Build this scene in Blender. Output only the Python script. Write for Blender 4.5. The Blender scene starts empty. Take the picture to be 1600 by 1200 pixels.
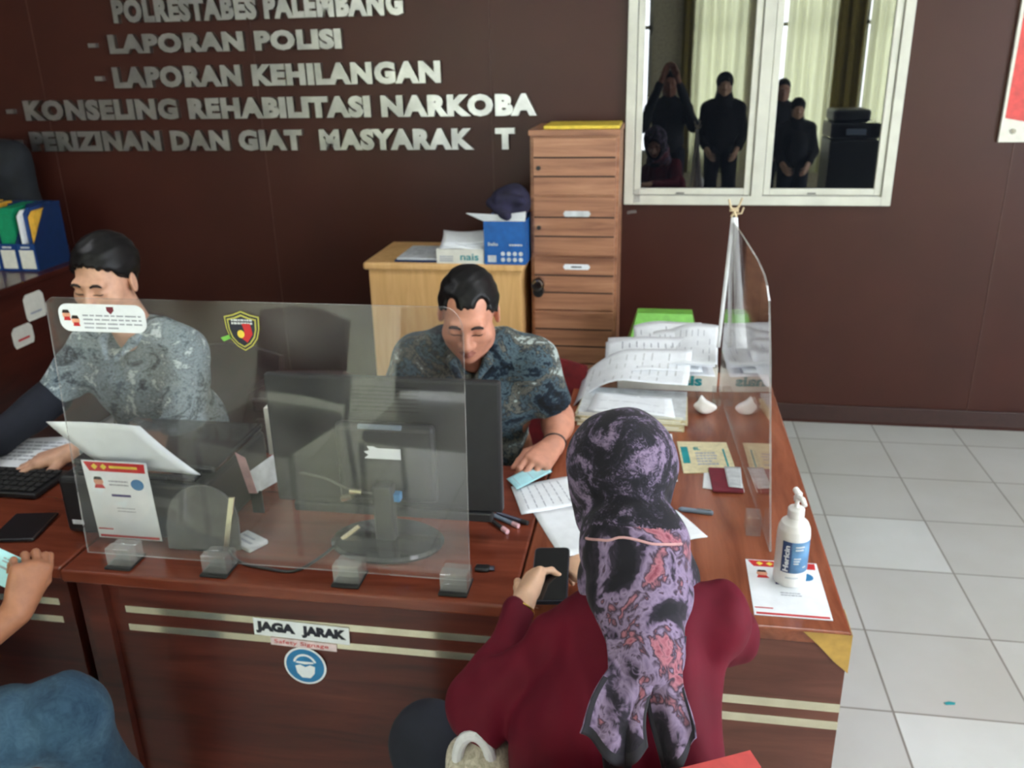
import bpy, bmesh, math, random
import numpy as np
from mathutils import Vector, Matrix
random.seed(7); rng = np.random.default_rng(7)
scene = bpy.context.scene
COL = scene.collection
PI = math.pi

# ------------------------------------------------------------------ camera
def camera_axes(p, r, yw):
    c, s = math.cos, math.sin
    fwd = np.array([s(yw)*c(p), c(yw)*c(p), -s(p)])
    right = np.array([c(yw), -s(yw), 0.0]); down = np.cross(fwd, right)
    return right*c(r)+down*s(r), -right*s(r)+down*c(r), fwd
_r, _d, _f = camera_axes(0.36049, 0.02145, -0.16942)
cd = bpy.data.cameras.new('camera'); cam = bpy.data.objects.new('camera', cd); COL.objects.link(cam)
cd.sensor_width = 36.0; cd.lens = 1361.28/1600*36.0; cd.clip_start = 0.05; cd.clip_end = 100
cam.matrix_world = Matrix(((_r[0], -_d[0], -_f[0], 0.025), (_r[1], -_d[1], -_f[1], -4.458),
                           (_r[2], -_d[2], -_f[2], 1.856), (0, 0, 0, 1)))
cd.dof.use_dof = True; cd.dof.focus_distance = 0.8; cd.dof.aperture_fstop = 12.0
scene.camera = cam
# ------------------------------------------------------------------ world, exposure, daylight
w = bpy.data.worlds.new('sky'); scene.world = w; w.use_nodes = True
w.node_tree.nodes['Background'].inputs[0].default_value = (0.80, 0.90, 1.0, 1)
w.node_tree.nodes['Background'].inputs[1].default_value = 1.5
scene.view_settings.view_transform = 'Standard'; scene.view_settings.look = 'None'
scene.view_settings.gamma = 1.0; scene.view_settings.exposure = 0.10
scene.view_settings.use_curve_mapping = False
LAMP_STRENGTH = 17.0        # ceiling panel lamps
SIDE_DAY = 22.0             # overcast sky seen in the windows of the right wall
REAR_DAY = 13.0            # sky seen in the windows behind the curtains

# ------------------------------------------------------------------ helpers
def lin(c):
    return tuple((x/255/12.92 if x/255 <= 0.04045 else ((x/255+0.055)/1.055)**2.4) for x in c) + (1.0,)
def newmat(name):
    m = bpy.data.materials.new(name); m.use_nodes = True
    nt = m.node_tree; return m, nt, nt.nodes['Principled BSDF']
def noise_node(nt, scale, detail=3, vec=(1, 1, 1), rough=0.55, rot=(0, 0, 0), dist=0.0):
    tc = nt.nodes.new('ShaderNodeTexCoord'); mp = nt.nodes.new('ShaderNodeMapping')
    mp.inputs['Scale'].default_value = vec; mp.inputs['Rotation'].default_value = rot
    n = nt.nodes.new('ShaderNodeTexNoise'); n.inputs['Scale'].default_value = scale
    n.inputs['Detail'].default_value = detail; n.inputs['Roughness'].default_value = rough
    n.inputs['Distortion'].default_value = dist
    nt.links.new(tc.outputs['Object'], mp.inputs['Vector']); nt.links.new(mp.outputs[0], n.inputs['Vector'])
    return n
def ramp(nt, src, stops, interp='LINEAR'):
    r = nt.nodes.new('ShaderNodeValToRGB'); r.color_ramp.interpolation = interp
    while len(r.color_ramp.elements) < len(stops): r.color_ramp.elements.new(0.5)
    for e, (p, c) in zip(r.color_ramp.elements, stops):
        e.position = p; e.color = lin(c) if len(c) == 3 else c
    nt.links.new(src, r.inputs[0]); return r
def mat(name, rgb, rough=0.5, metal=0.0, var=0.08, scale=30, bump=0.0, spec=0.5, coat=0.0, sheen=0.0):
    m, nt, b = newmat(name)
    lo = tuple(max(0, x*(1-var)) for x in rgb); hi = tuple(min(255, x*(1+var)) for x in rgb)
    n = noise_node(nt, scale); r = ramp(nt, n.outputs['Fac'], [(0.3, lo), (0.7, hi)])
    nt.links.new(r.outputs[0], b.inputs['Base Color'])
    b.inputs['Roughness'].default_value = rough; b.inputs['Metallic'].default_value = metal
    b.inputs['Specular IOR Level'].default_value = spec; b.inputs['Coat Weight'].default_value = coat
    b.inputs['Sheen Weight'].default_value = sheen
    if bump:
        bp = nt.nodes.new('ShaderNodeBump'); bp.inputs['Strength'].default_value = bump; bp.inputs['Distance'].default_value = 0.01
        nt.links.new(n.outputs['Fac'], bp.inputs['Height']); nt.links.new(bp.outputs[0], b.inputs['Normal'])
    return m
def wood(name, dark, mid, light, vec, scale=3.0, rough=0.35, coat=0.0, spec=0.5):
    m, nt, b = newmat(name)
    n = noise_node(nt, scale, 6, vec, 0.62, dist=0.6)
    r = ramp(nt, n.outputs['Fac'], [(0.28, dark), (0.5, mid), (0.74, light)])
    nt.links.new(r.outputs[0], b.inputs['Base Color'])
    b.inputs['Roughness'].default_value = rough; b.inputs['Coat Weight'].default_value = coat
    b.inputs['Coat Roughness'].default_value = 0.15; b.inputs['Specular IOR Level'].default_value = spec
    return m
def pattern(name, stops, scale, vec=(1, 1, 1), dist=1.5, detail=3, rough=0.85, rot=(0, 0, 0), interp='LINEAR', fine=0.0, spec=0.3, sheen=0.05):
    m, nt, b = newmat(name)
    n = noise_node(nt, scale, detail, vec, 0.6, rot, dist); src = n.outputs['Fac']
    if fine:
        n2 = noise_node(nt, scale*5.5, 2, vec, 0.5, rot, 2.5); mx = nt.nodes.new('ShaderNodeMath'); mx.operation = 'MULTIPLY_ADD'
        mx.inputs[1].default_value = fine; nt.links.new(n2.outputs['Fac'], mx.inputs[0])
        sb = nt.nodes.new('ShaderNodeMath'); sb.operation = 'SUBTRACT'; sb.inputs[1].default_value = fine*0.5
        nt.links.new(src, mx.inputs[2]); nt.links.new(mx.outputs[0], sb.inputs[0]); src = sb.outputs[0]
    r = ramp(nt, src, stops, interp); nt.links.new(r.outputs[0], b.inputs['Base Color'])
    b.inputs['Roughness'].default_value = rough; b.inputs['Sheen Weight'].default_value = sheen; b.inputs['Specular IOR Level'].default_value = spec
    return m
def emit(name, rgb, strength):
    m, nt, b = newmat(name)
    b.inputs['Base Color'].default_value = lin(rgb); b.inputs['Emission Color'].default_value = lin(rgb)
    b.inputs['Emission Strength'].default_value = strength; return m
def acrylic(name, tint=0.97, haze=0.03, ior=1.62):
    m = bpy.data.materials.new(name); m.use_nodes = True; nt = m.node_tree; nt.nodes.clear()
    out = nt.nodes.new('ShaderNodeOutputMaterial'); tr = nt.nodes.new('ShaderNodeBsdfTransparent'); gl = nt.nodes.new('ShaderNodeBsdfGlossy')
    tr.inputs[0].default_value = (tint, tint, tint, 1); gl.inputs['Roughness'].default_value = 0.03
    lw = nt.nodes.new('ShaderNodeLayerWeight'); lw.inputs['Blend'].default_value = 0.5; pw = nt.nodes.new('ShaderNodeMath'); pw.operation = 'POWER'; pw.inputs[1].default_value = 5.0
    f0 = ((ior-1)/(ior+1))**2; fr = nt.nodes.new('ShaderNodeMath'); fr.operation = 'MULTIPLY_ADD'; fr.inputs[1].default_value = 1-f0; fr.inputs[2].default_value = f0
    nt.links.new(lw.outputs['Facing'], pw.inputs[0]); nt.links.new(pw.outputs[0], fr.inputs[0])
    mx = nt.nodes.new('ShaderNodeMixShader'); nt.links.new(fr.outputs[0], mx.inputs[0])
    nt.links.new(tr.outputs[0], mx.inputs[1]); nt.links.new(gl.outputs[0], mx.inputs[2])
    df = nt.nodes.new('ShaderNodeBsdfDiffuse'); df.inputs[0].default_value = (0.8, 0.8, 0.78, 1)
    n = noise_node(nt, 5, 4); r = ramp(nt, n.outputs['Fac'], [(0.3, (0, 0, 0, 1)), (0.8, (haze*2, haze*2, haze*2, 1))])
    m2 = nt.nodes.new('ShaderNodeMixShader'); nt.links.new(r.outputs[0], m2.inputs[0])
    nt.links.new(mx.outputs[0], m2.inputs[1]); nt.links.new(df.outputs[0], m2.inputs[2]); nt.links.new(m2.outputs[0], out.inputs[0])
    return m

def tag(o, label, cat, group=None):
    o['label'] = label; o['category'] = cat
    if group: o['group'] = group
    return o
def thing(name, label, cat, loc, rotz=0.0, group=None):
    o = bpy.data.objects.new(name, None); COL.objects.link(o); o.empty_display_size = 0.05
    o.location = loc; o.rotation_euler = (0, 0, rotz)
    return tag(o, label, cat, group)
def base_matrix(o):
    return Matrix.Translation(o.location) @ o.rotation_euler.to_matrix().to_4x4() if o.type == 'EMPTY' else Matrix.Translation(o.location)
def link_mesh(name, V, F, mats, parent=None, smooth=False, mi=None, angle=None, kind=None):
    V = np.asarray(V, float)
    me = bpy.data.meshes.new(name)
    loc = np.zeros(3)
    if parent is None:
        mn, mx = V.min(0), V.max(0); loc = np.array([(mn[0]+mx[0])/2, (mn[1]+mx[1])/2, mn[2]])
    me.from_pydata((V-loc).tolist(), [], [list(map(int, f)) for f in F])
    for m in (mats if isinstance(mats, (list, tuple)) else [mats]): me.materials.append(m)
    if mi is not None: me.polygons.foreach_set('material_index', np.asarray(mi, np.int32))
    if smooth: me.polygons.foreach_set('use_smooth', np.ones(len(me.polygons), bool))
    if angle is not None: me.set_sharp_from_angle(angle=math.radians(angle))
    me.update()
    o = bpy.data.objects.new(name, me); COL.objects.link(o); o.location = loc
    if parent is not None:
        o.parent = parent
        # parts are modelled in room coordinates; part origins stay on the thing's base
        if parent.type == 'EMPTY': o.matrix_parent_inverse = base_matrix(parent).inverted()
        elif parent.parent is None: o.matrix_parent_inverse = Matrix.Translation(parent.location).inverted()
    if kind: o['kind'] = kind
    return o
def rotm(rx=0, ry=0, rz=0):
    return np.array((Matrix.Rotation(rz, 3, 'Z') @ Matrix.Rotation(ry, 3, 'Y') @ Matrix.Rotation(rx, 3, 'X')))
class MB:
    """collects shapes; build() links them as one mesh object"""
    def __init__(s, M=None): s.V = []; s.F = []; s.I = []; s.M = M
    def add(s, V, F, mi=0):
        b = len(s.V); V = np.asarray(V, float)
        if s.M is not None: V = V @ np.array(s.M.to_3x3()).T + np.array(s.M.translation)
        s.V += V.tolist(); s.F += [[i+b for i in f] for f in F]; s.I += [mi]*len(F); return s
    def box(s, lo, hi, mi=0, r=0.0, rot=None, piv=None, seg=2):
        lo = np.array(lo, float); hi = np.array(hi, float)
        if r > 0:
            bm = bmesh.new(); bmesh.ops.create_cube(bm, size=1.0)
            for v in bm.verts: v.co = Vector((lo+hi)/2) + Vector(np.array(v.co)*(hi-lo))
            bmesh.ops.bevel(bm, geom=bm.edges[:], offset=min(r, 0.49*float((hi-lo).min())), segments=seg, profile=0.5, affect='EDGES')
            bm.verts.index_update(); V = np.array([v.co[:] for v in bm.verts]); F = [[v.index for v in f.verts] for f in bm.faces]; bm.free()
        else:
            V = np.array([[(lo, hi)[i][0], (lo, hi)[j][1], (lo, hi)[k][2]] for i in (0, 1) for j in (0, 1) for k in (0, 1)])
            F = [[0, 1, 3, 2], [4, 6, 7, 5], [0, 4, 5, 1], [2, 3, 7, 6], [0, 2, 6, 4], [1, 5, 7, 3]]
        if rot is not None:
            p = (lo+hi)/2 if piv is None else np.array(piv); V = (V-p) @ rot.T + p
        return s.add(V, F, mi)
    def tube(s, pts, r, n=10, mi=0, cap=True):
        P = np.array(pts, float); R = np.full(len(P), r) if np.isscalar(r) else np.array(r, float)
        T = np.gradient(P, axis=0); T /= np.linalg.norm(T, axis=1)[:, None]+1e-12
        u = np.cross(T[0], [0, 0, 1.0]);
        if np.linalg.norm(u) < 1e-3: u = np.cross(T[0], [1.0, 0, 0])
        u /= np.linalg.norm(u); V = []
        for p, t, rr in zip(P, T, R):
            u = u - t*np.dot(u, t); u /= np.linalg.norm(u); v = np.cross(t, u)
            V += [p+rr*(math.cos(a)*u+math.sin(a)*v) for a in np.arange(n)*2*PI/n]
        F = [[i*n+j, i*n+(j+1) % n, (i+1)*n+(j+1) % n, (i+1)*n+j] for i in range(len(P)-1) for j in range(n)]
        if cap: F += [list(range(n))[::-1], [(len(P)-1)*n+j for j in range(n)]]
        return s.add(V, F, mi)
    def lathe(s, prof, c=(0, 0, 0), n=32, mi=0, sx=1.0, sy=1.0):
        c = np.array(c, float); V = []; m = len(prof)
        for r, z in prof: V += [c+[r*sx*math.cos(a), r*sy*math.sin(a), z] for a in np.arange(n)*2*PI/n]
        F = [[i*n+j, i*n+(j+1) % n, (i+1)*n+(j+1) % n, (i+1)*n+j] for i in range(m-1) for j in range(n)]
        F += [list(range(n))[::-1], [(m-1)*n+j for j in range(n)]]
        return s.add(V, F, mi)
    def prism(s, poly, o, u, v, depth, mi=0, mside=None):
        """poly in the plane o+x*u+y*v, thickened by depth along u x v"""
        o = np.array(o, float); u = np.array(u, float); v = np.array(v, float); nrm = np.cross(u, v); nrm /= np.linalg.norm(nrm)
        A = [o+x*u+y*v for x, y in poly]; n = len(A); V = A+[a+nrm*depth for a in A]
        s.add(V, [list(range(n))[::-1], list(range(n, 2*n))], mi)
        b = len(s.V)-2*n
        sd = [[b+i, b+(i+1) % n, b+n+(i+1) % n, b+n+i] for i in range(n)]
        s.F += sd; s.I += [mi if mside is None else mside]*n; return s
    def grid(s, fn, nu, nv, mi=0, th=0.0):
        G = np.array([[fn(i/nu, j/nv) for j in range(nv+1)] for i in range(nu+1)], float)
        gu = np.gradient(G, axis=0); gv = np.gradient(G, axis=1); N = np.cross(gu, gv); N /= np.linalg.norm(N, axis=2)[..., None]+1e-12
        q = lambda i, j: i*(nv+1)+j
        F = [[q(i, j), q(i+1, j), q(i+1, j+1), q(i, j+1)] for i in range(nu) for j in range(nv)]
        V = G.reshape(-1, 3)
        mis = [mi(( i+.5)/nu, (j+.5)/nv) if callable(mi) else mi for i in range(nu) for j in range(nv)]
        if th:
            K = len(V); B = (G-N*th).reshape(-1, 3); V = np.vstack([V, B]); F2 = [[a+K for a in f[::-1]] for f in F]
            rim = [q(i, 0) for i in range(nu)]+[q(nu, j) for j in range(nv)]+[q(i, nv) for i in range(nu, 0, -1)]+[q(0, j) for j in range(nv, 0, -1)]
            R = [[rim[(k+1) % len(rim)], rim[k], rim[k]+K, rim[(k+1) % len(rim)]+K] for k in range(len(rim))]
            mis = mis+mis+[mis[0]]*len(R); F = F+F2+R
        b = len(s.V); s.add(V, F, 0); s.I[-len(F):] = mis; return s
    def build(s, name, mats, parent=None, smooth=False, angle=None, label=None, kind=None):
        o = link_mesh(name, s.V, s.F, mats, parent, smooth or angle is not None, s.I, angle, kind)
        if label: o['label'] = label
        return o
def struct(name, mb, mats, **k):
    return mb.build(name, mats, kind='structure', **k)

_glyphs = {}
def glyph_mesh(text, bold):
    key = (text, bold)
    if key not in _glyphs:
        c = bpy.data.curves.new('glyphs', 'FONT'); c.body = text; c.size = 1.0; c.offset = bold; c.extrude = 0.5; c.resolution_u = 3
        o = bpy.data.objects.new('glyphs', c); COL.objects.link(o)
        bpy.context.view_layer.update()
        me = bpy.data.meshes.new_from_object(o.evaluated_get(bpy.context.evaluated_depsgraph_get()))
        V = np.array([v.co[:] for v in me.vertices]).reshape(-1, 3); F = [list(p.vertices) for p in me.polygons]
        bpy.data.objects.remove(o); bpy.data.curves.remove(c); bpy.data.meshes.remove(me)
        _glyphs[key] = (V, F)
    return _glyphs[key]
def text_into(mb, text, o, u, v, width, height, depth=0.0006, bold=0.03, mi=0):
    """writing set on the plane o + x*u + y*v, fitted to width x height, standing off by depth"""
    V, F = glyph_mesh(text, bold); V = V.copy(); mn, mx = V.min(0), V.max(0)
    u = np.array(u, float); v = np.array(v, float); n = np.cross(u, v)
    W = np.outer((V[:, 0]-mn[0])/(mx[0]-mn[0])*width, u)+np.outer((V[:, 1]-mn[1])/(mx[1]-mn[1])*height, v)+np.outer((V[:, 2]+0.5)*depth, n)+np.array(o, float)
    return mb.add(W, F, mi)
def lines_into(mb, o, u, v, rows, w, h, gap, rnd, mi=0, depth=0.0004):
    """rows of short printed words"""
    u = np.array(u, float); v = np.array(v, float); o = np.array(o, float)
    for k in range(rows):
        x = 0.0
        while x < w*0.96:
            L = min(rnd.uniform(0.06, 0.2)*w, w-x)
            mb.prism([(x, -k*gap), (x+L, -k*gap), (x+L, -k*gap+h), (x, -k*gap+h)], o, u, v, depth, mi); x += L+0.03*w
            if k % 4 == 3 and x > w*0.55: break
    return mb
def copy_tree(o, loc, rotz=None, label=None, parent=None):
    c = o.copy(); COL.objects.link(c)
    if parent is not None: c.parent = parent
    else:
        c.location = loc
        if rotz is not None: c.rotation_euler = (0, 0, rotz)
        if label: c['label'] = label
    for ch in list(o.children): copy_tree(ch, None, parent=c)
    return c

# ------------------------------------------------------------------ implicit surfaces for bodies, cloth and crumpled paper
def nrm(v): v = np.array(v, float); return v/np.linalg.norm(v)
def snet(v, o, h):
    s = v < 0; nx, ny, nz = v.shape
    off = [(a, b, c) for a in (0, 1) for b in (0, 1) for c in (0, 1)]
    cnt = sum(s[a:nx-1+a, b:ny-1+b, c:nz-1+c].astype(np.int8) for a, b, c in off)
    ids = np.argwhere((cnt > 0) & (cnt < 8)); idx = -np.ones(cnt.shape, np.int64); idx[tuple(ids.T)] = np.arange(len(ids))
    P = np.zeros((len(ids), 3)); W = np.zeros(len(ids))
    for a in off:
        for ax in range(3):
            if a[ax]: continue
            b = list(a); b[ax] = 1
            va = v[tuple((ids+a).T)]; vb = v[tuple((ids+b).T)]; m = (va < 0) != (vb < 0)
            t = np.where(m, va/np.where(m, va-vb, 1), 0); e = np.zeros(3); e[ax] = 1
            P += np.where(m[:, None], np.array(a)+t[:, None]*e, 0); W += m
    V = np.array(o)+h*(ids+P/W[:, None]); F = []
    for ax in range(3):
        b, c = (ax+1) % 3, (ax+2) % 3
        sl0 = [slice(1, -1)]*3; sl1 = [slice(1, -1)]*3; sl0[ax] = slice(0, -1); sl1[ax] = slice(1, None)
        A = s[tuple(sl0)]; m = A != s[tuple(sl1)]; e = np.argwhere(m); ins = A[tuple(e.T)]
        e = e+1; e[:, ax] -= 1
        def cell(db, dc):
            k = e.copy(); k[:, b] += db; k[:, c] += dc; return idx[tuple(k.T)]
        q = np.stack([cell(-1, -1), cell(0, -1), cell(0, 0), cell(-1, 0)], 1)
        q[~ins] = q[~ins][:, ::-1]; F.append(q)
    return V, np.vstack(F)
def smin(a, b, k):
    if k <= 0: return np.minimum(a, b)
    h = np.maximum(k-np.abs(a-b), 0)/k; return np.minimum(a, b)-h*h*k*0.25
class SDF:
    def __init__(s): s.ops = []; s.lo = np.full(3, 1e9); s.hi = -s.lo
    def _b(s, pts, r, pad):
        pts = np.atleast_2d(pts)
        if pad: s.lo = np.minimum(s.lo, pts.min(0)-r); s.hi = np.maximum(s.hi, pts.max(0)+r)
    def cap(s, a, b, r1, r2=None, k=0.02, op='u'):
        a = np.array(a, float); b = np.array(b, float); r2 = r1 if r2 is None else r2; ba = b-a; L = max(ba@ba, 1e-12)
        def f(p):
            pa = p-a; t = np.clip(pa@ba/L, 0, 1); return np.sqrt(((pa-t[:, None]*ba)**2).sum(1))-(r1+(r2-r1)*t)
        s.ops.append((op, f, k)); s._b([a, b], max(r1, r2), op == 'u'); return s
    def chain(s, pts, rad, k=0.02):
        for i in range(len(pts)-1): s.cap(pts[i], pts[i+1], rad[i], rad[i+1], k)
        return s
    def ell(s, c, r, R=None, k=0.02, op='u'):
        c = np.array(c, float); r = np.array(r, float); R = np.eye(3) if R is None else np.array(R)
        def f(p):
            q = (p-c) @ R; k0 = np.sqrt(((q/r)**2).sum(1)); k1 = np.sqrt(((q/(r*r))**2).sum(1))+1e-9; return k0*(k0-1)/k1
        s.ops.append((op, f, k)); s._b([c], r.max(), op == 'u'); return s
    def box(s, c, h, rad=0.01, R=None, k=0.02, op='u'):
        c = np.array(c, float); h = np.array(h, float)-rad; R = np.eye(3) if R is None else np.array(R)
        def f(p):
            q = np.abs((p-c) @ R)-h; return np.sqrt((np.maximum(q, 0)**2).sum(1))+np.minimum(q.max(1), 0)-rad
        s.ops.append((op, f, k)); s._b([c], np.linalg.norm(h)+rad, op == 'u'); return s
    def cut(s, point, normal, k=0.004):
        """removes what lies on the side the normal points to"""
        point = np.array(point, float); normal = nrm(normal)
        s.ops.append(('i', lambda p: (p-point)@normal, k)); return s
    def fn(s, f, op='i', k=0.004): s.ops.append((op, f, k)); return s
    def disp(s, f): s.ops.append(('d', f, 0)); return s
    def __call__(s, p):
        d = np.full(len(p), 1e3)
        for op, f, k in s.ops:
            v = f(p)
            if op == 'u': d = smin(d, v, k)
            elif op == 's': d = -smin(-d, v, k)
            elif op == 'i': d = -smin(-d, -v, k)
            else: d = d+v
        return d
    def mesh(s, h, pad=0.02, lo=None, hi=None):
        lo = (s.lo-pad) if lo is None else np.array(lo, float); hi = (s.hi+pad) if hi is None else np.array(hi, float)
        B = 8; nb = np.maximum(np.ceil((hi-lo)/(h*B)).astype(int), 1); n = nb*B
        bc = [lo[i]+(np.arange(nb[i])+0.5)*B*h-0.5*h for i in range(3)]
        C = np.stack(np.meshgrid(*bc, indexing='ij'), -1).reshape(-1, 3); d = s(C)
        v = np.repeat(np.repeat(np.repeat(d.reshape(nb), B, 0), B, 1), B, 2)
        act = np.argwhere((np.abs(d) < B*h*0.87*1.35+0.03).reshape(nb))
        g = np.stack(np.meshgrid(*[np.arange(B)]*3, indexing='ij'), -1).reshape(-1, 3)
        for a in range(0, len(act), 400):
            I = (act[a:a+400, None, :]*B+g[None]).reshape(-1, 3); v[tuple(I.T)] = s(lo+I*h)
        return snet(v, lo, h)
    def snap(s, P, it=12):
        P = np.array(P, float)
        for _ in range(it):
            d = s(P); g = np.stack([(s(P+e)-d)/1e-4 for e in np.eye(3)*1e-4], 1); g /= np.linalg.norm(g, axis=1)[:, None]+1e-9; P = P-d[:, None]*g
        return P
def wrinkle(seed, amp, freq, vec=(1, 1, 1)):
    r = np.random.default_rng(seed); K = [(nrm(r.normal(size=3))*freq*r.uniform(0.6, 1.6)*np.array(vec), r.uniform(0, 6.28), r.uniform(0.4, 1)) for _ in range(7)]
    return lambda p: amp*sum(w*np.sin(p@k+ph) for k, ph, w in K)/3.0
def join(parts):
    V = []; F = []; n = 0
    for v, f in parts: V.append(v); F.append(np.asarray(f)+n); n += len(v)
    return np.vstack(V), np.vstack(F)
def sdf_obj(name, S, h, m, parent=None, label=None, mi=None, smooth=True):
    parts = [s.mesh(hh) for s, hh in zip(S, h)] if isinstance(S, (list, tuple)) else [S.mesh(h)]
    V, F = join(parts)
    idx = None
    if mi is not None: idx = mi(V[F].mean(1))
    o = link_mesh(name, V, F, m, parent, smooth, idx)
    if label: o['label'] = label
    return o

# ------------------------------------------------------------------ materials
M = {}
M['wall'] = mat('brown_wall_panel', (60, 28, 22), 0.40, var=0.05, scale=3, spec=0.30)
M['seam'] = mat('panel_seam', (74, 42, 35), 0.5)
M['cream'] = mat('cream_plaster', (205, 195, 165), 0.8)
M['ceil'] = mat('white_ceiling', (215, 215, 210), 0.85)
M['base'] = mat('brown_skirting', (50, 26, 24), 0.4)
M['desk_top'] = wood('mahogany_top', (88, 38, 25), (112, 52, 35), (132, 66, 45), (1.0, 9, 9), 2.2, 0.22, coat=0.25)
M['desk_top_y'] = wood('mahogany_top_return', (108, 54, 35), (138, 76, 52), (160, 94, 66), (9, 1.0, 9), 2.2, 0.22, coat=0.25)
M['desk_front'] = wood('mahogany_front', (54, 20, 14), (78, 32, 23), (98, 46, 34), (0.8, 6, 9), 2.5, 0.33, coat=0.1)
M['desk_end'] = wood('walnut_end', (80, 44, 36), (104, 62, 51), (124, 78, 64), (0.8, 6, 9), 2.5, 0.35)
M['credenza'] = wood('dark_red_wood', (46, 18, 14), (64, 27, 20), (82, 38, 29), (6, 0.8, 6), 2.0, 0.3, coat=0.2)
M['locker'] = wood('walnut_laminate', (120, 78, 58), (164, 114, 86), (188, 140, 108), (0.7, 3, 11), 2.6, 0.45)
M['beech'] = wood('beech_laminate', (208, 160, 100), (222, 176, 116), (232, 190, 132), (9, 9, 0.8), 3.0, 0.45)
M['groove'] = mat('dark_groove', (62, 40, 30), 0.7)
M['black'] = mat('black_plastic', (26, 27, 29), 0.38, var=0.1)
M['black_gloss'] = mat('glossy_black_plastic', (30, 32, 35), 0.14, var=0.1, coat=0.6)
M['monitor'] = mat('matt_black_shell', (36, 37, 39), 0.5, var=0.06)
M['rubber'] = mat('black_rubber_pad', (30, 30, 30), 0.8)
M['strip'] = mat('cream_gold_strip', (236, 228, 202), 0.16, metal=0.85, var=0.03)
M['brass'] = mat('brass_tape', (176, 140, 70), 0.5, var=0.15, scale=18)
M['alu'] = mat('white_painted_aluminium', (206, 206, 194), 0.45, var=0.04, scale=8)
M['alu2'] = mat('grey_gasket', (120, 120, 114), 0.6)
M['steel'] = mat('mirror_steel', (176, 177, 180), 0.36, 1.0, var=0.1, scale=9)
M['steel_side'] = mat('dull_steel_side', (150, 148, 142), 0.4, 1.0)
M['chrome'] = mat('chrome', (190, 190, 188), 0.15, 1.0)
M['paper'] = mat('white_paper', (232, 236, 240), 0.8, var=0.02)
M['paper2'] = mat('off_white_paper', (220, 219, 208), 0.85, var=0.03)
M['cream_paper'] = mat('cream_paper', (214, 204, 166), 0.85, var=0.06, scale=60)
M['ink'] = mat('grey_ink', (158, 162, 172), 0.8)
M['ink_dark'] = mat('dark_ink', (40, 42, 52), 0.8)
M['navy_ink'] = mat('navy_ink', (40, 44, 110), 0.7)
M['teal'] = mat('teal_print', (28, 140, 146), 0.7)
M['red_print'] = mat('red_print', (196, 38, 42), 0.6, var=0.04)
M['pink_print'] = mat('pink_print', (214, 168, 174), 0.7)
M['yellow_print'] = mat('yellow_print', (226, 200, 70), 0.6)
M['gold_print'] = mat('gold_green_print', (178, 172, 78), 0.6)
M['skin_print'] = mat('peach_print', (222, 160, 130), 0.7)
M['blue_print'] = mat('blue_print', (40, 120, 172), 0.55, var=0.04)
M['pale_blue'] = mat('pale_blue_card', (172, 224, 232), 0.6, var=0.03)
M['grey_print'] = mat('light_grey_print', (200, 204, 206), 0.7)
M['blue_box'] = mat('blue_carton', (24, 92, 164), 0.5, var=0.066)
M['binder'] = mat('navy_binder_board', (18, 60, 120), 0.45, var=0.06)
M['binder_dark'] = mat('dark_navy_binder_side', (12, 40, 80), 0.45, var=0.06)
M['green_file'] = mat('green_folder', (16, 140, 96), 0.5)
M['yellow_file'] = mat('yellow_folder', (222, 170, 60), 0.55)
M['orange_file'] = mat('orange_folder', (206, 120, 60), 0.55)
M['navy_cloth'] = mat('navy_cloth', (36, 34, 58), 0.9, var=0.2, scale=20, bump=0.2)
M['black_cloth'] = mat('black_cloth', (18, 22, 28), 0.85, var=0.3, scale=14, bump=0.2)
M['green_bin'] = mat('lime_green_plastic', (120, 190, 78), 0.4, var=0.066)
M['green_slot'] = mat('dark_green_slot', (42, 84, 34), 0.7)
M['tissue'] = mat('white_tissue', (238, 234, 232), 0.95, var=0.02)
M['leather'] = mat('maroon_leather', (48, 22, 26), 0.42, var=0.15, scale=25, bump=0.15)
M['red_uph'] = mat('dark_red_upholstery', (112, 18, 26), 0.7, var=0.12)
M['red_uph2'] = mat('bright_red_fabric', (176, 62, 58), 0.75)
M['grey_plastic'] = mat('blue_grey_plastic', (108, 122, 138), 0.5)
M['dome'] = mat('grey_brown_plastic', (84, 84, 82), 0.6)
M['maroon'] = mat('maroon_cover', (112, 32, 48), 0.55)
M['bottle'] = mat('white_bottle_plastic', (232, 230, 226), 0.35, var=0.02)
M['label_blue'] = mat('blue_label', (88, 134, 176), 0.5, var=0.1, scale=40)
M['label_navy'] = mat('navy_label', (44, 66, 112), 0.5)
M['twine'] = mat('tan_twine', (196, 178, 146), 0.85)
M['pale_band'] = mat('white_band', (222, 224, 226), 0.7, var=0.03)
M['tape'] = acrylic('clear_tape', 0.94, 0.16)
M['acryl'] = acrylic('clear_acrylic', 0.975, 0.032, 1.65)  # diffuse haze covers dust and also stands in for the pale floor's reflection
M['acryl_side'] = acrylic('clear_acrylic_side', 0.97, 0.012)
M['acryl_edge'] = acrylic('acrylic_cut_edge', 0.8, 0.30)
M['edge_warm'] = acrylic('acrylic_warm_edge', 0.82, 0.22)
M['clamp'] = acrylic('acrylic_clamp', 0.90, 0.14)
M['phone'] = mat('phone_glass', (20, 20, 23), 0.14, var=0.066)
M['phone_rim'] = mat('phone_rim', (70, 72, 84), 0.3, 0.6)
M['denim'] = pattern('blue_denim', [(0.3, (34, 58, 80)), (0.5, (48, 76, 98)), (0.75, (70, 98, 118))], 7, fine=0.35)
M['maroon_blouse'] = mat('maroon_blouse', (94, 6, 30), 0.75, var=0.08, scale=9, sheen=0.0, spec=0.25)
M['dark_trousers'] = mat('dark_navy_trousers', (24, 28, 40), 0.85)
M['bag'] = pattern('woven_cream_bag', [(0.35, (168, 160, 140)), (0.65, (216, 210, 192))], 60, fine=0.3)
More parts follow.
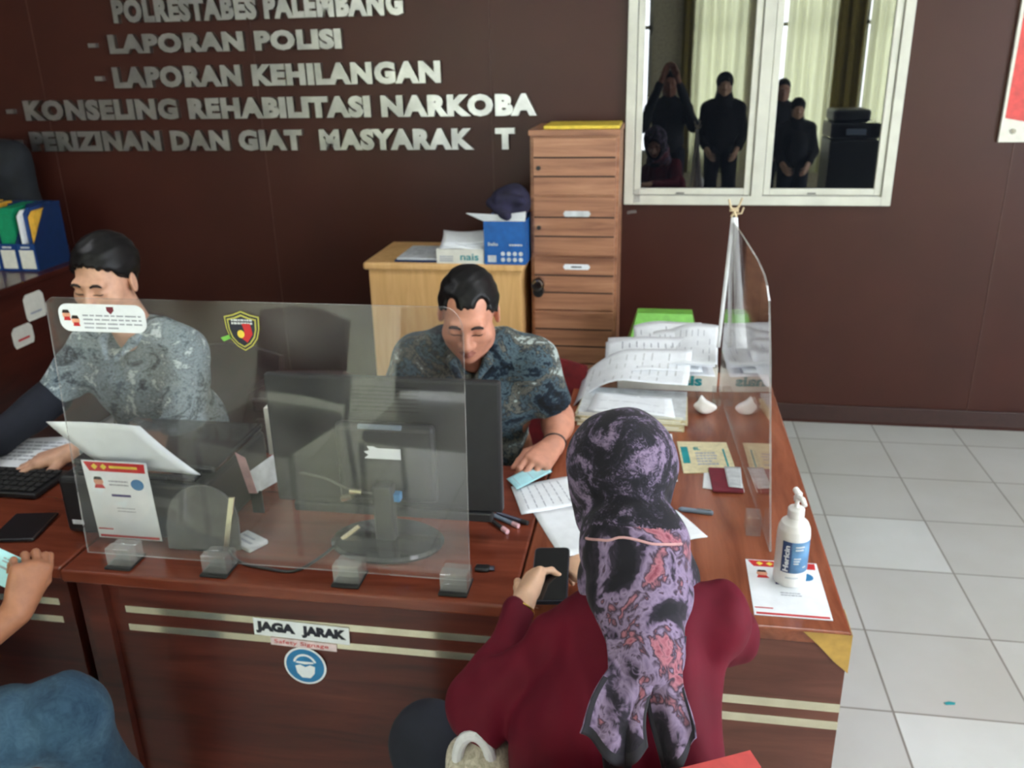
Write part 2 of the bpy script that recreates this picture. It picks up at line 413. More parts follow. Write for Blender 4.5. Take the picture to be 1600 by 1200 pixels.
M['batik_grey'] = pattern('grey_batik', [(0.30, (24, 32, 44)), (0.40, (84, 98, 108)), (0.50, (150, 166, 174)), (0.56, (92, 102, 110)), (0.60, (150, 164, 170)), (0.66, (204, 214, 218))], 8, (1, 1, 1.5), 1.8, 4, fine=0.38)
M['batik_teal'] = pattern('teal_batik', [(0.34, (12, 15, 20)), (0.41, (24, 40, 54)), (0.46, (80, 100, 108)), (0.50, (34, 42, 50)), (0.545, (106, 106, 96)), (0.58, (56, 62, 62)), (0.62, (164, 174, 170))], 7.5, (1, 1, 1), 1.0, 4, fine=0.22)
M['hijab'] = pattern('printed_scarf', [(0.36, (24, 22, 29)), (0.45, (44, 38, 50)), (0.485, (112, 96, 122)), (0.53, (138, 120, 148)), (0.57, (58, 46, 60)), (0.61, (164, 104, 116)), (0.66, (128, 66, 80)), (0.72, (40, 34, 44))], 8, (1, 1, .8), 1.1, 3, fine=0.18)
M['sticker_pale'] = mat('pale_pink_print', (226, 206, 208), 0.7)
M['hijab_dark'] = pattern('printed_scarf_crown', [(0.42, (26, 24, 31)), (0.52, (42, 38, 50)), (0.58, (90, 78, 100)), (0.68, (130, 112, 138))], 16, (1, 1, 1), 1.6, 3, fine=0.45)
M['hem'] = mat('black_scarf_hem', (34, 32, 39), 0.85)
M['seam_pink'] = mat('pink_scarf_edge', (196, 150, 150), 0.85)
M['skin_a'] = mat('tan_skin', (196, 136, 112), 0.5, var=0.05, scale=40)
M['skin_b'] = mat('light_skin', (206, 158, 132), 0.5, var=0.05, scale=40)
M['skin_c'] = mat('brown_skin', (158, 104, 76), 0.5, var=0.06, scale=40)
M['skin_d'] = mat('fair_skin', (214, 172, 142), 0.5, var=0.04, scale=40)
M['lip'] = mat('lip_skin', (156, 98, 84), 0.55)
M['hair'] = pattern('black_hair', [(0.35, (9, 9, 10)), (0.7, (22, 20, 20))], 60, (1, 1, 0.3), 0.5, 3, rough=0.45, spec=0.25, sheen=0)
M['brow'] = mat('dark_brow', (44, 32, 28), 0.8)
M['eye'] = mat('eye_white', (214, 206, 198), 0.3); M['iris'] = mat('dark_iris', (30, 20, 16), 0.2)
M['watch'] = mat('black_watch_strap', (28, 28, 32), 0.6)
M['gold'] = mat('thin_gold', (206, 170, 90), 0.3, 1.0)
M['dark_shirt'] = mat('dark_shirt', (30, 32, 38), 0.85); M['dark_scarf'] = mat('dark_scarf', (24, 24, 28), 0.9)
M['flyer_red'] = mat('red_board', (206, 66, 62), 0.5)
M['cable'] = mat('black_cable', (32, 30, 30), 0.5)

def floor_mat():
    m, nt, b = newmat('pale_grey_floor_tile')
    tc = nt.nodes.new('ShaderNodeTexCoord'); mp = nt.nodes.new('ShaderNodeMapping')
    mp.inputs['Location'].default_value = (-0.675/0.4+40, 0.369/0.4+40, 0); mp.inputs['Scale'].default_value = (2.5, 2.5, 1)
    nt.links.new(tc.outputs['Object'], mp.inputs[0])
    sep = nt.nodes.new('ShaderNodeSeparateXYZ'); nt.links.new(mp.outputs[0], sep.inputs[0])
    def op(o, a, bb=None):
        k = nt.nodes.new('ShaderNodeMath'); k.operation = o
        for i, x in enumerate((a, bb)):
            if x is None: continue
            if isinstance(x, (int, float)): k.inputs[i].default_value = x
            else: nt.links.new(x, k.inputs[i])
        return k.outputs[0]
    def dist(x): f = op('FRACT', x); return op('MINIMUM', f, op('SUBTRACT', 1.0, f))
    d = op('MINIMUM', dist(sep.outputs[0]), dist(sep.outputs[1])); g = op('LESS_THAN', d, 0.0085)
    cv = nt.nodes.new('ShaderNodeCombineXYZ'); nt.links.new(op('FLOOR', sep.outputs[0]), cv.inputs[0]); nt.links.new(op('FLOOR', sep.outputs[1]), cv.inputs[1])
    wn = nt.nodes.new('ShaderNodeTexWhiteNoise'); wn.noise_dimensions = '2D'; nt.links.new(cv.outputs[0], wn.inputs['Vector'])
    t = ramp(nt, wn.outputs['Value'], [(0.0, (184, 185, 182)), (0.9, (192, 194, 192)), (1.0, (206, 210, 209))])
    n = noise_node(nt, 1.6, 5); st = ramp(nt, n.outputs['Fac'], [(0.35, (0.86, 0.85, 0.82, 1)), (0.65, (1, 1, 1, 1))])
    mu = nt.nodes.new('ShaderNodeMix'); mu.data_type = 'RGBA'; mu.blend_type = 'MULTIPLY'; mu.inputs[0].default_value = 1
    nt.links.new(t.outputs[0], mu.inputs[6]); nt.links.new(st.outputs[0], mu.inputs[7])
    mg = nt.nodes.new('ShaderNodeMix'); mg.data_type = 'RGBA'; nt.links.new(g, mg.inputs[0]); nt.links.new(mu.outputs[2], mg.inputs[6])
    mg.inputs[7].default_value = lin((128, 124, 118)); nt.links.new(mg.outputs[2], b.inputs['Base Color'])
    b.inputs['Roughness'].default_value = 0.32; return m
M['floor'] = floor_mat()
def curtain_mat():
    m = bpy.data.materials.new('pale_green_curtain'); m.use_nodes = True; nt = m.node_tree; nt.nodes.clear()
    out = nt.nodes.new('ShaderNodeOutputMaterial'); a = nt.nodes.new('ShaderNodeBsdfDiffuse'); t = nt.nodes.new('ShaderNodeBsdfTranslucent'); mx = nt.nodes.new('ShaderNodeMixShader')
    a.inputs[0].default_value = lin((224, 224, 190)); t.inputs[0].default_value = lin((230, 232, 196)); mx.inputs[0].default_value = 0.65
    nt.links.new(a.outputs[0], mx.inputs[1]); nt.links.new(t.outputs[0], mx.inputs[2]); nt.links.new(mx.outputs[0], out.inputs[0]); return m
M['curtain'] = curtain_mat()
M['curtain_dark'] = mat('olive_curtain', (128, 112, 46), 0.9)
M['glass_dark'] = None
def dark_glass():
    m, nt, b = newmat('dark_window_glass'); b.inputs['Base Color'].default_value = (0.004, 0.005, 0.007, 1)
    b.inputs['Roughness'].default_value = 0.01; b.inputs['IOR'].default_value = 1.9; return m
M['glass_dark'] = dark_glass()
M['day_side'] = emit('side_window_sky', (236, 244, 255), SIDE_DAY)
M['day_rear'] = emit('rear_window_sky', (240, 246, 255), REAR_DAY)
M['lamp'] = emit('lamp_diffuser', (248, 250, 255), LAMP_STRENGTH)

# ------------------------------------------------------------------ room shell
X0, X1, YF, HC = -5.2, 4.6, -8.5, 3.15
struct('floor', MB().box((X0-.2, YF-.2, -.1), (X1+.2, .2, 0)), M['floor'])
struct('ceiling', MB().box((X0-.2, YF-.2, HC), (X1+.2, .2, HC+.1)), M['ceil'])
mb = MB().box((X0, 0, 0), (X1, .2, HC))
struct('wall_back', mb, M['wall'])
for k, x in enumerate((-4.47, -3.25, -2.03, -0.81, 0.41, 1.63, 2.85)):
    zz = [(0.10, HC)] if not -0.2 < x < 1.2 else [(0.10, 1.13)]
    for a, b in zz: struct('trim_%d' % (k+1), MB().box((x-.002, -.003, a), (x+.002, 0.001, b)), M['seam'])
struct('baseboard_back', MB().box((X0, -.014, .02), (X1, 0, .105), r=.003), M['base'])
struct('wall_left', MB().box((X0-.2, YF, 0), (X0, 0, HC)), M['wall'])
# right wall with two tall windows
def wall_with_holes(name, axis, at, thick, lo, hi, holes, m):
    mb = MB(); xs = lo
    def seg(a, b, z0, z1):
        if axis == 'x': mb.box((at, a, z0), (at+thick, b, z1))
        else: mb.box((a, at, z0), (b, at+thick, z1))
    for (a, b, z0, z1) in holes:
        seg(xs, a, 0, HC); seg(a, b, 0, z0); seg(a, b, z1, HC); xs = b
    seg(xs, hi, 0, HC); return struct(name, mb, m)
SIDE = [(-6.6, -5.0, .9, 2.5), (-4.2, -2.6, .9, 2.5)]
wall_with_holes('wall_right', 'x', X1, .2, YF, 0, SIDE, M['cream'])
REAR = [(-.46, -.14, .5, 2.75), (.40, 1.15, .5, 2.75), (1.45, 2.3, .5, 2.75), (2.62, 3.4, .5, 2.75), (-3.6, -1.6, .5, 2.75)]
REARS = sorted(REAR)
wall_with_holes('wall_front', 'y', YF-.2, .2, X0, X1, REARS, M['cream'])
wn = 2
for a, b, z0, z1 in SIDE:
    mb = MB()
    for lo, hi in (((a, z0), (a+.05, z1)), ((b-.05, z0), (b, z1)), ((a, z0), (b, z0+.05)), ((a, z1-.05), (b, z1)), (((a+b)/2-.025, z0), ((a+b)/2+.025, z1))):
        mb.box((X1+.05, lo[0], lo[1]), (X1+.1, hi[0], hi[1]))
    o = struct('window_%d' % wn, mb, M['alu']); wn += 1
    MB().box((X1+.11, a, z0), (X1+.12, b, z1)).build('pane', M['day_side'], o)
for a, b, z0, z1 in REARS:
    mb = MB()
    for lo, hi in (((a, z0), (a+.05, z1)), ((b-.05, z0), (b, z1)), ((a, z0), (b, z0+.05)), ((a, z1-.05), (b, z1)), ((a, 2.15), (b, 2.2))):
        mb.box((lo[0], YF-.1, lo[1]), (hi[0], YF-.05, hi[1]))
    o = struct('window_%d' % wn, mb, M['alu']); wn += 1
    MB().box((a, YF-.13, z0), (b, YF-.12, z1)).build('pane', M['day_rear'], o)
def curtain(x0, x1, label, m, fold=7):
    f = lambda u, v: (x0+(x1-x0)*u, YF+.08+.03*math.sin(u*(x1-x0)*fold*6.28)+.008*math.sin(u*40+v*3), .25+2.6*v)
    mb = MB().grid(f, max(24, int((x1-x0)*90)), 8)
    tag(mb.build('curtain', m, smooth=True), label, 'curtain', 'curtains along the front windows')
curtain(.42, 1.12, 'pale yellow-green curtain reflected in the left window pane', M['curtain'])
curtain(1.62, 2.24, 'pale curtain reflected in the right window pane behind the seated figures', M['curtain'])
curtain(2.66, 3.2, 'pale curtain reflected at the right end of the right pane', M['curtain'])
curtain(.26, .40, 'narrow olive curtain fold reflected left of the pale one', M['curtain_dark'])
curtain(2.26, 2.6, 'olive curtain gathered between two pale reflected curtains', M['curtain_dark'])
curtain(-3.5, -2.2, 'long pale curtain at the far end of the rear wall', M['curtain'])
# ceiling lamps
for i, (x, y) in enumerate(((-2.4, -2.6), (.6, -2.2), (2.8, -2.4))):
    t = thing('ceiling_light', ('square ceiling panel light above the left desk', 'square ceiling panel light above the right desk', 'square ceiling panel light near the right wall')[i], 'ceiling light', (x, y, HC-.03), group='ceiling panel lights')
    mb = MB()
    for lo, hi in (((-.31, -.31), (.31, -.28)), ((-.31, .28), (.31, .31)), ((-.31, -.28), (-.28, .28)), ((.28, -.28), (.31, .28))):
        mb.box((x+lo[0], y+lo[1], HC-.03), (x+hi[0], y+hi[1], HC))
    mb.build('frame', M['alu'], t); MB().box((x-.28, y-.28, HC-.022), (x+.28, y+.28, HC-.014)).build('diffuser', M['lamp'], t)

# window_1 on the back wall
WT = 2.45
def frame_rect(mb, x0, x1, z0, z1, wd, y0, y1, mi=0, r=.003):
    mb.box((x0, y0, z0), (x0+wd, y1, z1), mi, r); mb.box((x1-wd, y0, z0), (x1, y1, z1), mi, r)
    mb.box((x0+wd, y0, z0), (x1-wd, y1, z0+wd), mi, r); mb.box((x0+wd, y0, z1-wd), (x1-wd, y1, z1), mi, r)
mb = MB(); frame_rect(mb, -.146, 1.117, 1.147, WT, .045, -.035, 0.0); mb.box((.468, -.035, 1.19), (.522, 0, WT-.045), r=.003)
win = struct('window_1', mb, M['alu'])
for a, b in ((-.101, .468), (.522, 1.072)):
    mb = MB(); frame_rect(mb, a+.003, b-.003, 1.195, WT-.048, .032, -.024, 0.0); mb.build('sash', M['alu'], win)
    MB().box((a+.034, -.012, 1.226), (b-.034, -.004, WT-.08)).build('pane', M['glass_dark'], win)
    mb = MB().box((a+.21, -.030, 1.2), (a+.25, -.022, 1.208)); mb.box((a+.01, -.027, 1.191), (b-.01, -.024, 1.195))
    mb.build('latch', M['alu2'], win)

# ------------------------------------------------------------------ metal letters on the wall
adv = {}
def line_of_letters(text, x0, x1, z, h, label, dash=None):
    t = thing('wall_lettering', label, 'lettering', ((x0+x1)/2, 0, z), group='metal lettering on the brown wall')
    full, _ = glyph_mesh(text.strip(), 0.066); tot0, tot1 = full[:, 0].min(), full[:, 0].max(); sc = (x1-x0)/(tot1-tot0)
    n = 0
    for i, ch in enumerate(text):
        if ch == ' ': continue
        P, _ = glyph_mesh(text[:i+1], 0.066); right = P[:, 0].max()
        G, F = glyph_mesh(ch, 0.066); wch = G[:, 0].max()-G[:, 0].min()
        capn = glyph_mesh('H', 0.066)[0]; hh = capn[:, 1].max()-capn[:, 1].min(); sz = h/hh; b0 = capn[:, 1].min()
        V = np.zeros_like(G); V[:, 0] = x0+(right-wch-tot0+wch/2+(G[:, 0]-G[:, 0].min()-wch/2)*(.90 if wch > .3 else .97))*sc
        V[:, 2] = z+(G[:, 1]-b0)*sz; V[:, 1] = -(G[:, 2]+.5)*.028-.001
        tilt = rng.normal(0, .012); V[:, 1] -= np.abs(tilt)*(V[:, 2]-z); V[:, 1] = np.minimum(V[:, 1], -.001)
        nz = [0 if abs(sum((V[f[k]][2]-V[f[k-1]][2])*(V[f[k]][0]+V[f[k-1]][0]) for k in range(len(f)))) > 1e-7 else 1 for f in F]
        link_mesh('letter_'+ch.lower(), V, F, [M['steel'], M['steel_side']], t, mi=nz)
    if dash:
        V = MB().box((dash-.022, -.026, z+h*.36), (dash+.022, -.001, z+h*.58)); V.build('dash', M['steel'], t)
line_of_letters('POLRESTABES PALEMBANG', -2.76, -1.222, 2.051, .11, 'steel letters POLRESTABES PALEMBANG, topmost line, cut by the picture edge')
line_of_letters('LAPORAN POLISI', -2.812, -1.55, 1.905, .092, 'steel letters LAPORAN POLISI on the brown wall, short second line', -2.905)
line_of_letters('LAPORAN KEHILANGAN', -2.819, -1.05, 1.737, .103, 'steel letters LAPORAN KEHILANGAN on the brown wall, third line', -2.90)
line_of_letters('KONSELING REHABILITASI NARKOBA', -3.377, -.573, 1.578, .103, 'steel letters KONSELING REHABILITASI NARKOBA, widest line, on the brown wall', -3.46)
line_of_letters('PERIZINAN DAN GIAT  MASYARAK   T', -3.376, -.686, 1.417, .103, 'steel letters PERIZINAN DAN GIAT MASYARAK T with one letter missing, lowest line', -3.46)

# ------------------------------------------------------------------ board at the right edge
t = thing('wall_board', 'red and white display board at the right edge of the wall', 'board', (1.95, 0, 1.44))
MB().box((1.553, -.022, 1.439), (2.4, -.006, 2.6)).build('panel', M['paper2'], t)
f = lambda u: 1.545-.045*math.sin(min(1, u*2.2)*PI/2)
poly = [(1.565+.83*u, f(u)) for u in np.linspace(0, 1, 14)]+[(2.395, 2.59), (1.572, 2.59)]
MB().prism([(x, z) for x, z in poly], (0, -.022, 0), (1, 0, 0), (0, 0, 1), .0008).build('red_field', M['flyer_red'], t)
MB().tube([(1.607, -.004, 1.487), (1.607, -.030, 1.487)], .011, 14).build('standoff_screw', M['chrome'], t)

# ------------------------------------------------------------------ beech cabinet and walnut locker against the wall
t = thing('wooden_cabinet', 'pale beech office cabinet left of the tall walnut locker', 'cabinet', (-.97, -.27, 0))
MB().box((-1.345, -.49, .04), (-.60, -.02, .905), r=.003).build('body', M['beech'], t)
MB().box((-1.365, -.515, .905), (-.585, -.005, .942), r=.012, seg=3).build('top', M['beech'], t)
MB().box((-1.33, -.47, 0), (-.615, -.05, .04)).build('plinth', M['groove'], t)
t = thing('filing_locker', 'tall narrow walnut drawer locker beside the white window', 'locker', (-.357, -.22, 0))
MB().box((-.562, -.40, .0), (-.155, -.012, 1.515)).build('body', M['locker'], t)
MB().box((-.566, -.425, 1.515), (-.151, -.010, 1.54), r=.002).build('top', M['locker'], t)
zs = [1.51, 1.245, .965, .70, .43, .06]
for i in range(5):
    d = MB(); z1, z0 = zs[i]-.005, zs[i+1]+.005
    d.box((-.548, -.418, z0), (-.169, -.40, z1), r=.003)
    d = d.build('drawer', M['locker'], t)
    k = MB()
    for s in (.33, .66): k.box((-.545, -.4195, z0+(z1-z0)*s-.004), (-.172, -.4165, z0+(z1-z0)*s+.004))
    k.build('groove', M['groove'], d)
    if i != 2: MB().tube([(-.522, -.417, (z0+z1)/2-.005), (-.522, -.428, (z0+z1)/2-.005)], .010, 14).build('lock', M['black'], d)
    if i == 2:
        MB().tube([(-.525, -.417, .835), (-.525, -.462, .835)], .031, 24).tube([(-.525, -.462, .835), (-.525, -.468, .835)], [.024, .02], 24).build('round_lock', M['chrome'], d)
        MB().tube([(-.525, -.417, .80), (-.525, -.452, .797)], .026, 18).build('lock_collar', M['black'], d)
    if i in (1, 2):
        zz = 1.165 if i == 1 else .915
        lb = MB().prism([(-.40, zz-.013), (-.29, zz-.013), (-.28, zz), (-.29, zz+.013), (-.40, zz+.013), (-.408, zz)], (0, -.4185, 0), (1, 0, 0), (0, 0, 1), .001).build('paper_label', M['grey_print'] if i == 1 else M['paper'], d, label='pale paper label')
        if i == 2: lines_into(MB(), (-.37, -.4197, zz-.004), (1, 0, 0), (0, 0, 1), 1, .05, .008, .01, random.Random(1)).build('printing', M['ink_dark'], d)
tag(MB().box((-.50, -.40, 1.5405), (-.158, -.12, 1.556), r=.003).build('folder', M['cream_paper']), 'yellowish folder lying on top of the tall walnut locker', 'folder')
bpy.data.objects['folder'].data.materials[0] = M['yellow_print']
# things on the beech cabinet
t = thing('document', 'grey papers in a plastic sleeve lying on the beech cabinet', 'document', (-1.1, -.40, .942))
MB().box((-1.21, -.495, .9425), (-1.0, -.22, .952)).build('cover', M['binder_dark'], t)
MB().box((-1.2, -.49, .952), (-1.0, -.2, .962), r=.002).build('sheets', M['grey_print'], t)
lines_into(MB(), (-1.17, -.24, .9622), (1, 0, 0), (0, 1, 0), 9, .15, .006, .022, random.Random(3)).build('printing', M['ink'], t)
def tray_box(name, label, x0, x1, y0, y1, z0, h, cat='box'):
    t = thing(name, label, cat, ((x0+x1)/2, (y0+y1)/2, z0)); mb = MB(); e = .004
    mb.box((x0, y0, z0), (x1, y1, z0+e)); mb.box((x0, y0, z0+e), (x1, y0+e, z0+h)); mb.box((x0, y1-e, z0+e), (x1, y1, z0+h))
    mb.box((x0, y0+e, z0+e), (x0+e, y1-e, z0+h)); mb.box((x1-e, y0+e, z0+e), (x1, y1-e, z0+h)); return t, mb
t, mb = tray_box('tissue_box', 'white carton with teal lettering on the beech cabinet, papers piled on it', -1.0, -.772, -.505, -.26, .942, .068)
b = mb.build('carton', M['paper2'], t)
text_into(MB(), 'nais', (-.885, -.5055, .958), (1, 0, 0), (0, 0, 1), .088, .032, bold=.015).build('lettering', M['teal'], t)
lines_into(MB(), (-.985, -.5052, .972), (1, 0, 0), (0, 0, 1), 3, .065, .006, .01, random.Random(2)).build('printing', M['ink'], t)
for i in range(4):
    f = lambda u, v, i=i: (-.992+.215*u+.006*i*(1-2*v), -.49+.012*i+.20*v*(1-.08*i), 1.006+.008*i+.030*v+.006*math.sin(u*4+i)+.010*math.sin(v*3))
    mb = MB().grid(f, 10, 8, th=.0015)
    tag(mb.build('paper_sheet', M['paper'], smooth=True), ('lowest curled white sheet in the carton on the beech cabinet', 'second curled white sheet in the carton on the beech cabinet', 'third curled white sheet in the carton on the beech cabinet', 'topmost curled white sheet in the carton on the beech cabinet')[i], 'paper', 'sheets piled in the carton on the cabinet')
t = thing('carton_box', 'blue printed carton with open flaps on the beech cabinet', 'box', (-.665, -.39, .942))
mb = MB(); x0, x1, y0, y1, z0, z1 = -.768, -.572, -.51, -.26, .942, 1.145; e = .004
mb.box((x0, y0, z0), (x1, y1, z0+e)); mb.box((x0, y0, z0+e), (x1, y0+e, z1)); mb.box((x0, y1-e, z0+e), (x1, y1, z1)); mb.box((x0, y0+e, z0+e), (x0+e, y1-e, z1)); mb.box((x1-e, y0+e, z0+e), (x1, y1-e, z1))
mb.build('carton', M['blue_box'], t)
mb = MB(); mb.prism([(0, 0), (.1, 0), (.115, .035), (-.075, .045)], (-.768, -.508, 1.1455), (1, 0, 0), (0, -.5, .86), .003)
mb.prism([(0, 0), (.095, 0), (.1, .05), (-.02, .03)], (-.667, -.508, 1.1455), (1, 0, 0), (0, -.35, .93), .003)
mb.build('flap', M['paper'], t, label='white inner flaps')
mb = MB(); rr = random.Random(5)
text_into(mb, 'Bello', (-.75, -.5105, 1.03), (1, 0, 0), (0, 0, 1), .048, .016); lines_into(mb, (-.65, -.5105, 1.03), (1, 0, 0), (0, 0, 1), 1, .065, .008, .01, rr)
mb.box((-.752, -.5112, .953), (-.712, -.51, .985), r=.0005)
for r_ in range(2):
    for c in range(4): mb.tube([(-.68+.028*c, -.5095, .965+.028*r_), (-.68+.028*c, -.5112, .965+.028*r_)], .010, 14)
mb.build('printing', M['grey_print'], t, label='white printed symbols')
S = SDF(); S.ell((-.66, -.40, 1.21), (.095, .10, .075), k=.03).ell((-.635, -.39, 1.245), (.06, .07, .05), k=.03).cap((-.74, -.47, 1.215), (-.655, -.53, 1.175), .022, .026, k=.03).cap((-.70, -.49, 1.245), (-.59, -.49, 1.235), .022, .02, k=.02)
S.cap((-.72, -.53, 1.222), (-.62, -.54, 1.20), .016, .012, k=.02, op='s'); S.disp(wrinkle(4, .006, 55))
tag(sdf_obj('cloth_bundle', S, .006, M['navy_cloth']), 'dark navy cloth bundle stuffed in the blue carton', 'cloth')

# ------------------------------------------------------------------ credenza, binders at the far left
t = thing('credenza', 'dark red-brown credenza along the left behind the young man', 'cabinet', (-3.35, -.9, 0))
MB().box((-3.78, -1.85, .04), (-2.95, -.03, .872)).build('body', M['credenza'], t)
MB().box((-3.8, -1.87, .872), (-2.93, -.02, .9), r=.004).build('top', M['credenza'], t)
MB().box((-3.75, -1.8, 0), (-2.98, -.06, .04)).build('plinth', M['groove'], t)
for i, (y0, y1, z0, z1, lab) in enumerate(((-.86, -.72, .70, .83, 'white notice on the side of the dark credenza, upper one'), (-.98, -.84, .60, .70, 'white notice with red line on the side of the dark credenza, lower one'))):
    o = MB().prism([(y0+.01, z0), (y1-.01, z0), (y1, z0+.02), (y1, z1-.02), (y1-.02, z1), (y0+.02, z1), (y0, z1-.02), (y0, z0+.02)], (-2.9495, 0, 0), (0, 1, 0), (0, 0, 1), .003).build('paper_notice', M['paper2'])
    tag(o, lab, 'notice')
    mb = MB(); mb.box((-2.9468, y0+.03, z0+.03), (-2.946, y1-.03, z0+.04)); mb.build('printing', M['red_print'] if i else M['ink'], o)
# three joined magazine files, one thing per file
for i in range(4):
    x0 = -3.40+.102*i; x1 = x0+.100
    t = thing('magazine_file', ('blue magazine file holding orange folder, leftmost of the row on the credenza', 'blue magazine file with white label holding yellow papers on the credenza', 'blue magazine file with white label holding the green folder', 'blue magazine file with white label at the right end holding white papers')[i], 'file box', ((x0+x1)/2, -.5, .9), group='blue magazine files on the credenza')
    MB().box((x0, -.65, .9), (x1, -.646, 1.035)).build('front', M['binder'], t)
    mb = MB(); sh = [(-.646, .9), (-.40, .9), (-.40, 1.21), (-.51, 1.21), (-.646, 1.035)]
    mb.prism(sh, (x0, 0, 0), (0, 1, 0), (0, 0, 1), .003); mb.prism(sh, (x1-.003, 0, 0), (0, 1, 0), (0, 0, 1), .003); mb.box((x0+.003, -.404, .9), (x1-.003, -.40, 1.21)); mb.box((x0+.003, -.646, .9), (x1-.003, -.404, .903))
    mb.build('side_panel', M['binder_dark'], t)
    MB().box((x0+.012, -.6512, .912), (x1-.010, -.650, 1.005)).build('paper_label', M['paper2'], t)
    lines_into(MB(), (x0+.025, -.6502, 1.014), (1, 0, 0), (0, 0, 1), 1, .05, .009, .01, random.Random(i)).build('printing', M['grey_print'], t)
def filed(x, wd, z1, m, label, y0=-.62):
    tag(MB().prism([(y0, .905), (-.41, .905), (-.41, z1), (y0+.03, z1-.004), (y0, z1-.03)], (x, 0, 0), (0, 1, 0), (0, 0, 1), wd).build('folder', m), label, 'folder', 'folders standing in the blue magazine files')
filed(-3.36, .022, 1.20, M['orange_file'], 'orange folder standing in the leftmost blue magazine file'); filed(-3.325, .02, 1.215, M['yellow_file'], 'yellow folder behind the orange one in the leftmost file', -.58)
filed(-3.28, .025, 1.21, M['yellow_file'], 'yellow folder standing left of the green folder'); filed(-3.24, .022, 1.18, M['orange_file'], 'orange folder standing right beside the green folder')
filed(-3.192, .085, 1.205, M['green_file'], 'bulging green folder standing in the third magazine file'); filed(-3.08, .018, 1.195, M['paper'], 'white paper sheaf standing in the right-end magazine file')
filed(-3.058, .02, 1.205, M['binder'], 'blue folder standing between the white papers in the right-end file', -.60); filed(-3.033, .03, 1.19, M['yellow_file'], 'yellow folder leaning at the right end of the magazine files', -.60)
S = SDF(); S.box((-3.46, -.20, 1.20), (.19, .09, .30), .09, k=.03).ell((-3.44, -.23, 1.36), (.14, .1, .14), k=.05); S.disp(wrinkle(9, .008, 22))
tag(sdf_obj('backpack', S, .012, M['black_cloth']), 'black bag standing behind the folders at the far left', 'bag')

# ------------------------------------------------------------------ desks
DZ = .77; YD = -2.93
def strip_pair(x0, x1, y, za, zb, parent, h=.018):
    for z in (za, zb): MB().box((x0, y-.002, z-h/2), (x1, y+.001, z+h/2)).build('gold_strip', M['strip'], parent)
t = thing('office_desk', 'reddish mahogany front desk carrying the monitor and printer', 'desk', (-.77, -2.6, 0))
MB().box((-1.302, YD, DZ-.032), (-.247, -2.262, DZ), r=.006, seg=3).build('desk_top', M['desk_top'], t)
MB().box((-1.285, YD+.025, 0), (-1.255, -2.28, DZ-.032)).build('side_panel', M['desk_front'], t)
MB().box((-1.255, YD+.005, 0), (-1.205, YD+.045, DZ-.032)).build('corner_post', M['desk_front'], t)
MB().box((-.28, YD+.025, 0), (-.25, -2.28, DZ-.032)).build('side_panel', M['desk_front'], t)
fp = MB().box((-1.205, YD+.025, .03), (-.28, YD+.045, DZ-.032)).build('front_panel', M['desk_front'], t)
strip_pair(-1.17, -.29, YD+.025, .662, .612, fp)
t = thing('office_desk', 'long brown return desk with brass-taped corner beside the tiled aisle', 'desk', (.09, -2.2, 0))
MB().box((-.243, YD, DZ-.032), (.437, -1.42, DZ), r=.005, seg=3).build('desk_top', M['desk_top_y'], t)
fp = MB().box((-.235, YD+.004, 0), (.434, YD+.03, DZ-.032)).build('front_panel', M['desk_end'], t)
strip_pair(-.2, .434, YD+.004, .583, .538, fp, .021)
MB().box((.410, YD+.03, 0), (.434, -1.43, DZ-.032)).build('side_panel', M['desk_end'], t)
MB().box((-.235, YD+.03, 0), (-.211, -1.43, DZ-.032)).build('side_panel', M['desk_end'], t)
MB().box((-.211, -1.45, .1), (.41, -1.43, DZ-.032)).build('back_panel', M['desk_end'], t)
tp = MB().prism([(.345, DZ-.004), (.4385, DZ-.004), (.4385, .675), (.41, .70), (.375, .738)], (0, YD-.0005, 0), (1, 0, 0), (0, 0, 1), .0012)
tp.prism([(YD, DZ-.004), (YD, .675), (YD+.03, .7), (YD+.09, DZ-.004)], (.4375, 0, 0), (0, 1, 0), (0, 0, 1), .0012).build('corner_tape', M['brass'], t, label='brass coloured tape over the worn corner')
t = thing('office_desk', 'left mahogany desk carrying the keyboard, partly outside the picture', 'desk', (-2.0, -2.6, 0))
MB().box((-2.75, YD+.01, DZ-.032), (-1.308, -2.24, DZ), r=.006, seg=3).build('desk_top', M['desk_top'], t)
fp = MB().box((-2.72, YD+.03, .02), (-1.34, YD+.05, DZ-.032)).build('front_panel', M['desk_front'], t)
strip_pair(-2.66, -1.345, YD+.03, .662, .612, fp)
for x in (-2.74, -1.34): MB().box((x, YD+.03, 0), (x+.026, -2.26, DZ-.032)).build('side_panel', M['desk_front'], t)

# stickers on the front desk
yf = YD+.0215
t = thing('sticker', 'white JAGA JARAK sticker across the gold strips of the front desk', 'sticker', (-.738, yf, .63))
tilt = -.03; u = (math.cos(tilt), 0, math.sin(tilt)); v = (-math.sin(tilt), 0, math.cos(tilt))
MB().prism([(0, 0), (.228, 0), (.228, .046), (0, .046)], (-.852, yf, .624), u, v, .0008).build('backing', M['paper'], t)
text_into(MB(), 'JAGA', (-.847, yf-.0009, .630), u, v, .095, .033, bold=.075).build('lettering', M['ink_dark'], t)
text_into(MB(), 'JARAK', (-.737, yf-.0009, .6265), u, v, .106, .033, bold=.075).build('lettering', M['ink_dark'], t)
t = thing('sticker', 'narrow whitish sticker with red script under the JAGA JARAK sticker', 'sticker', (-.74, yf, .60))
MB().prism([(0, 0), (.158, 0), (.158, .02), (0, .02)], (-.815, yf, .600), u, v, .0007).build('backing', M['sticker_pale'], t)
text_into(MB(), 'Safety Signage', (-.806, yf-.0008, .603), u, v, .13, .013, bold=.0).build('lettering', M['red_print'], t)
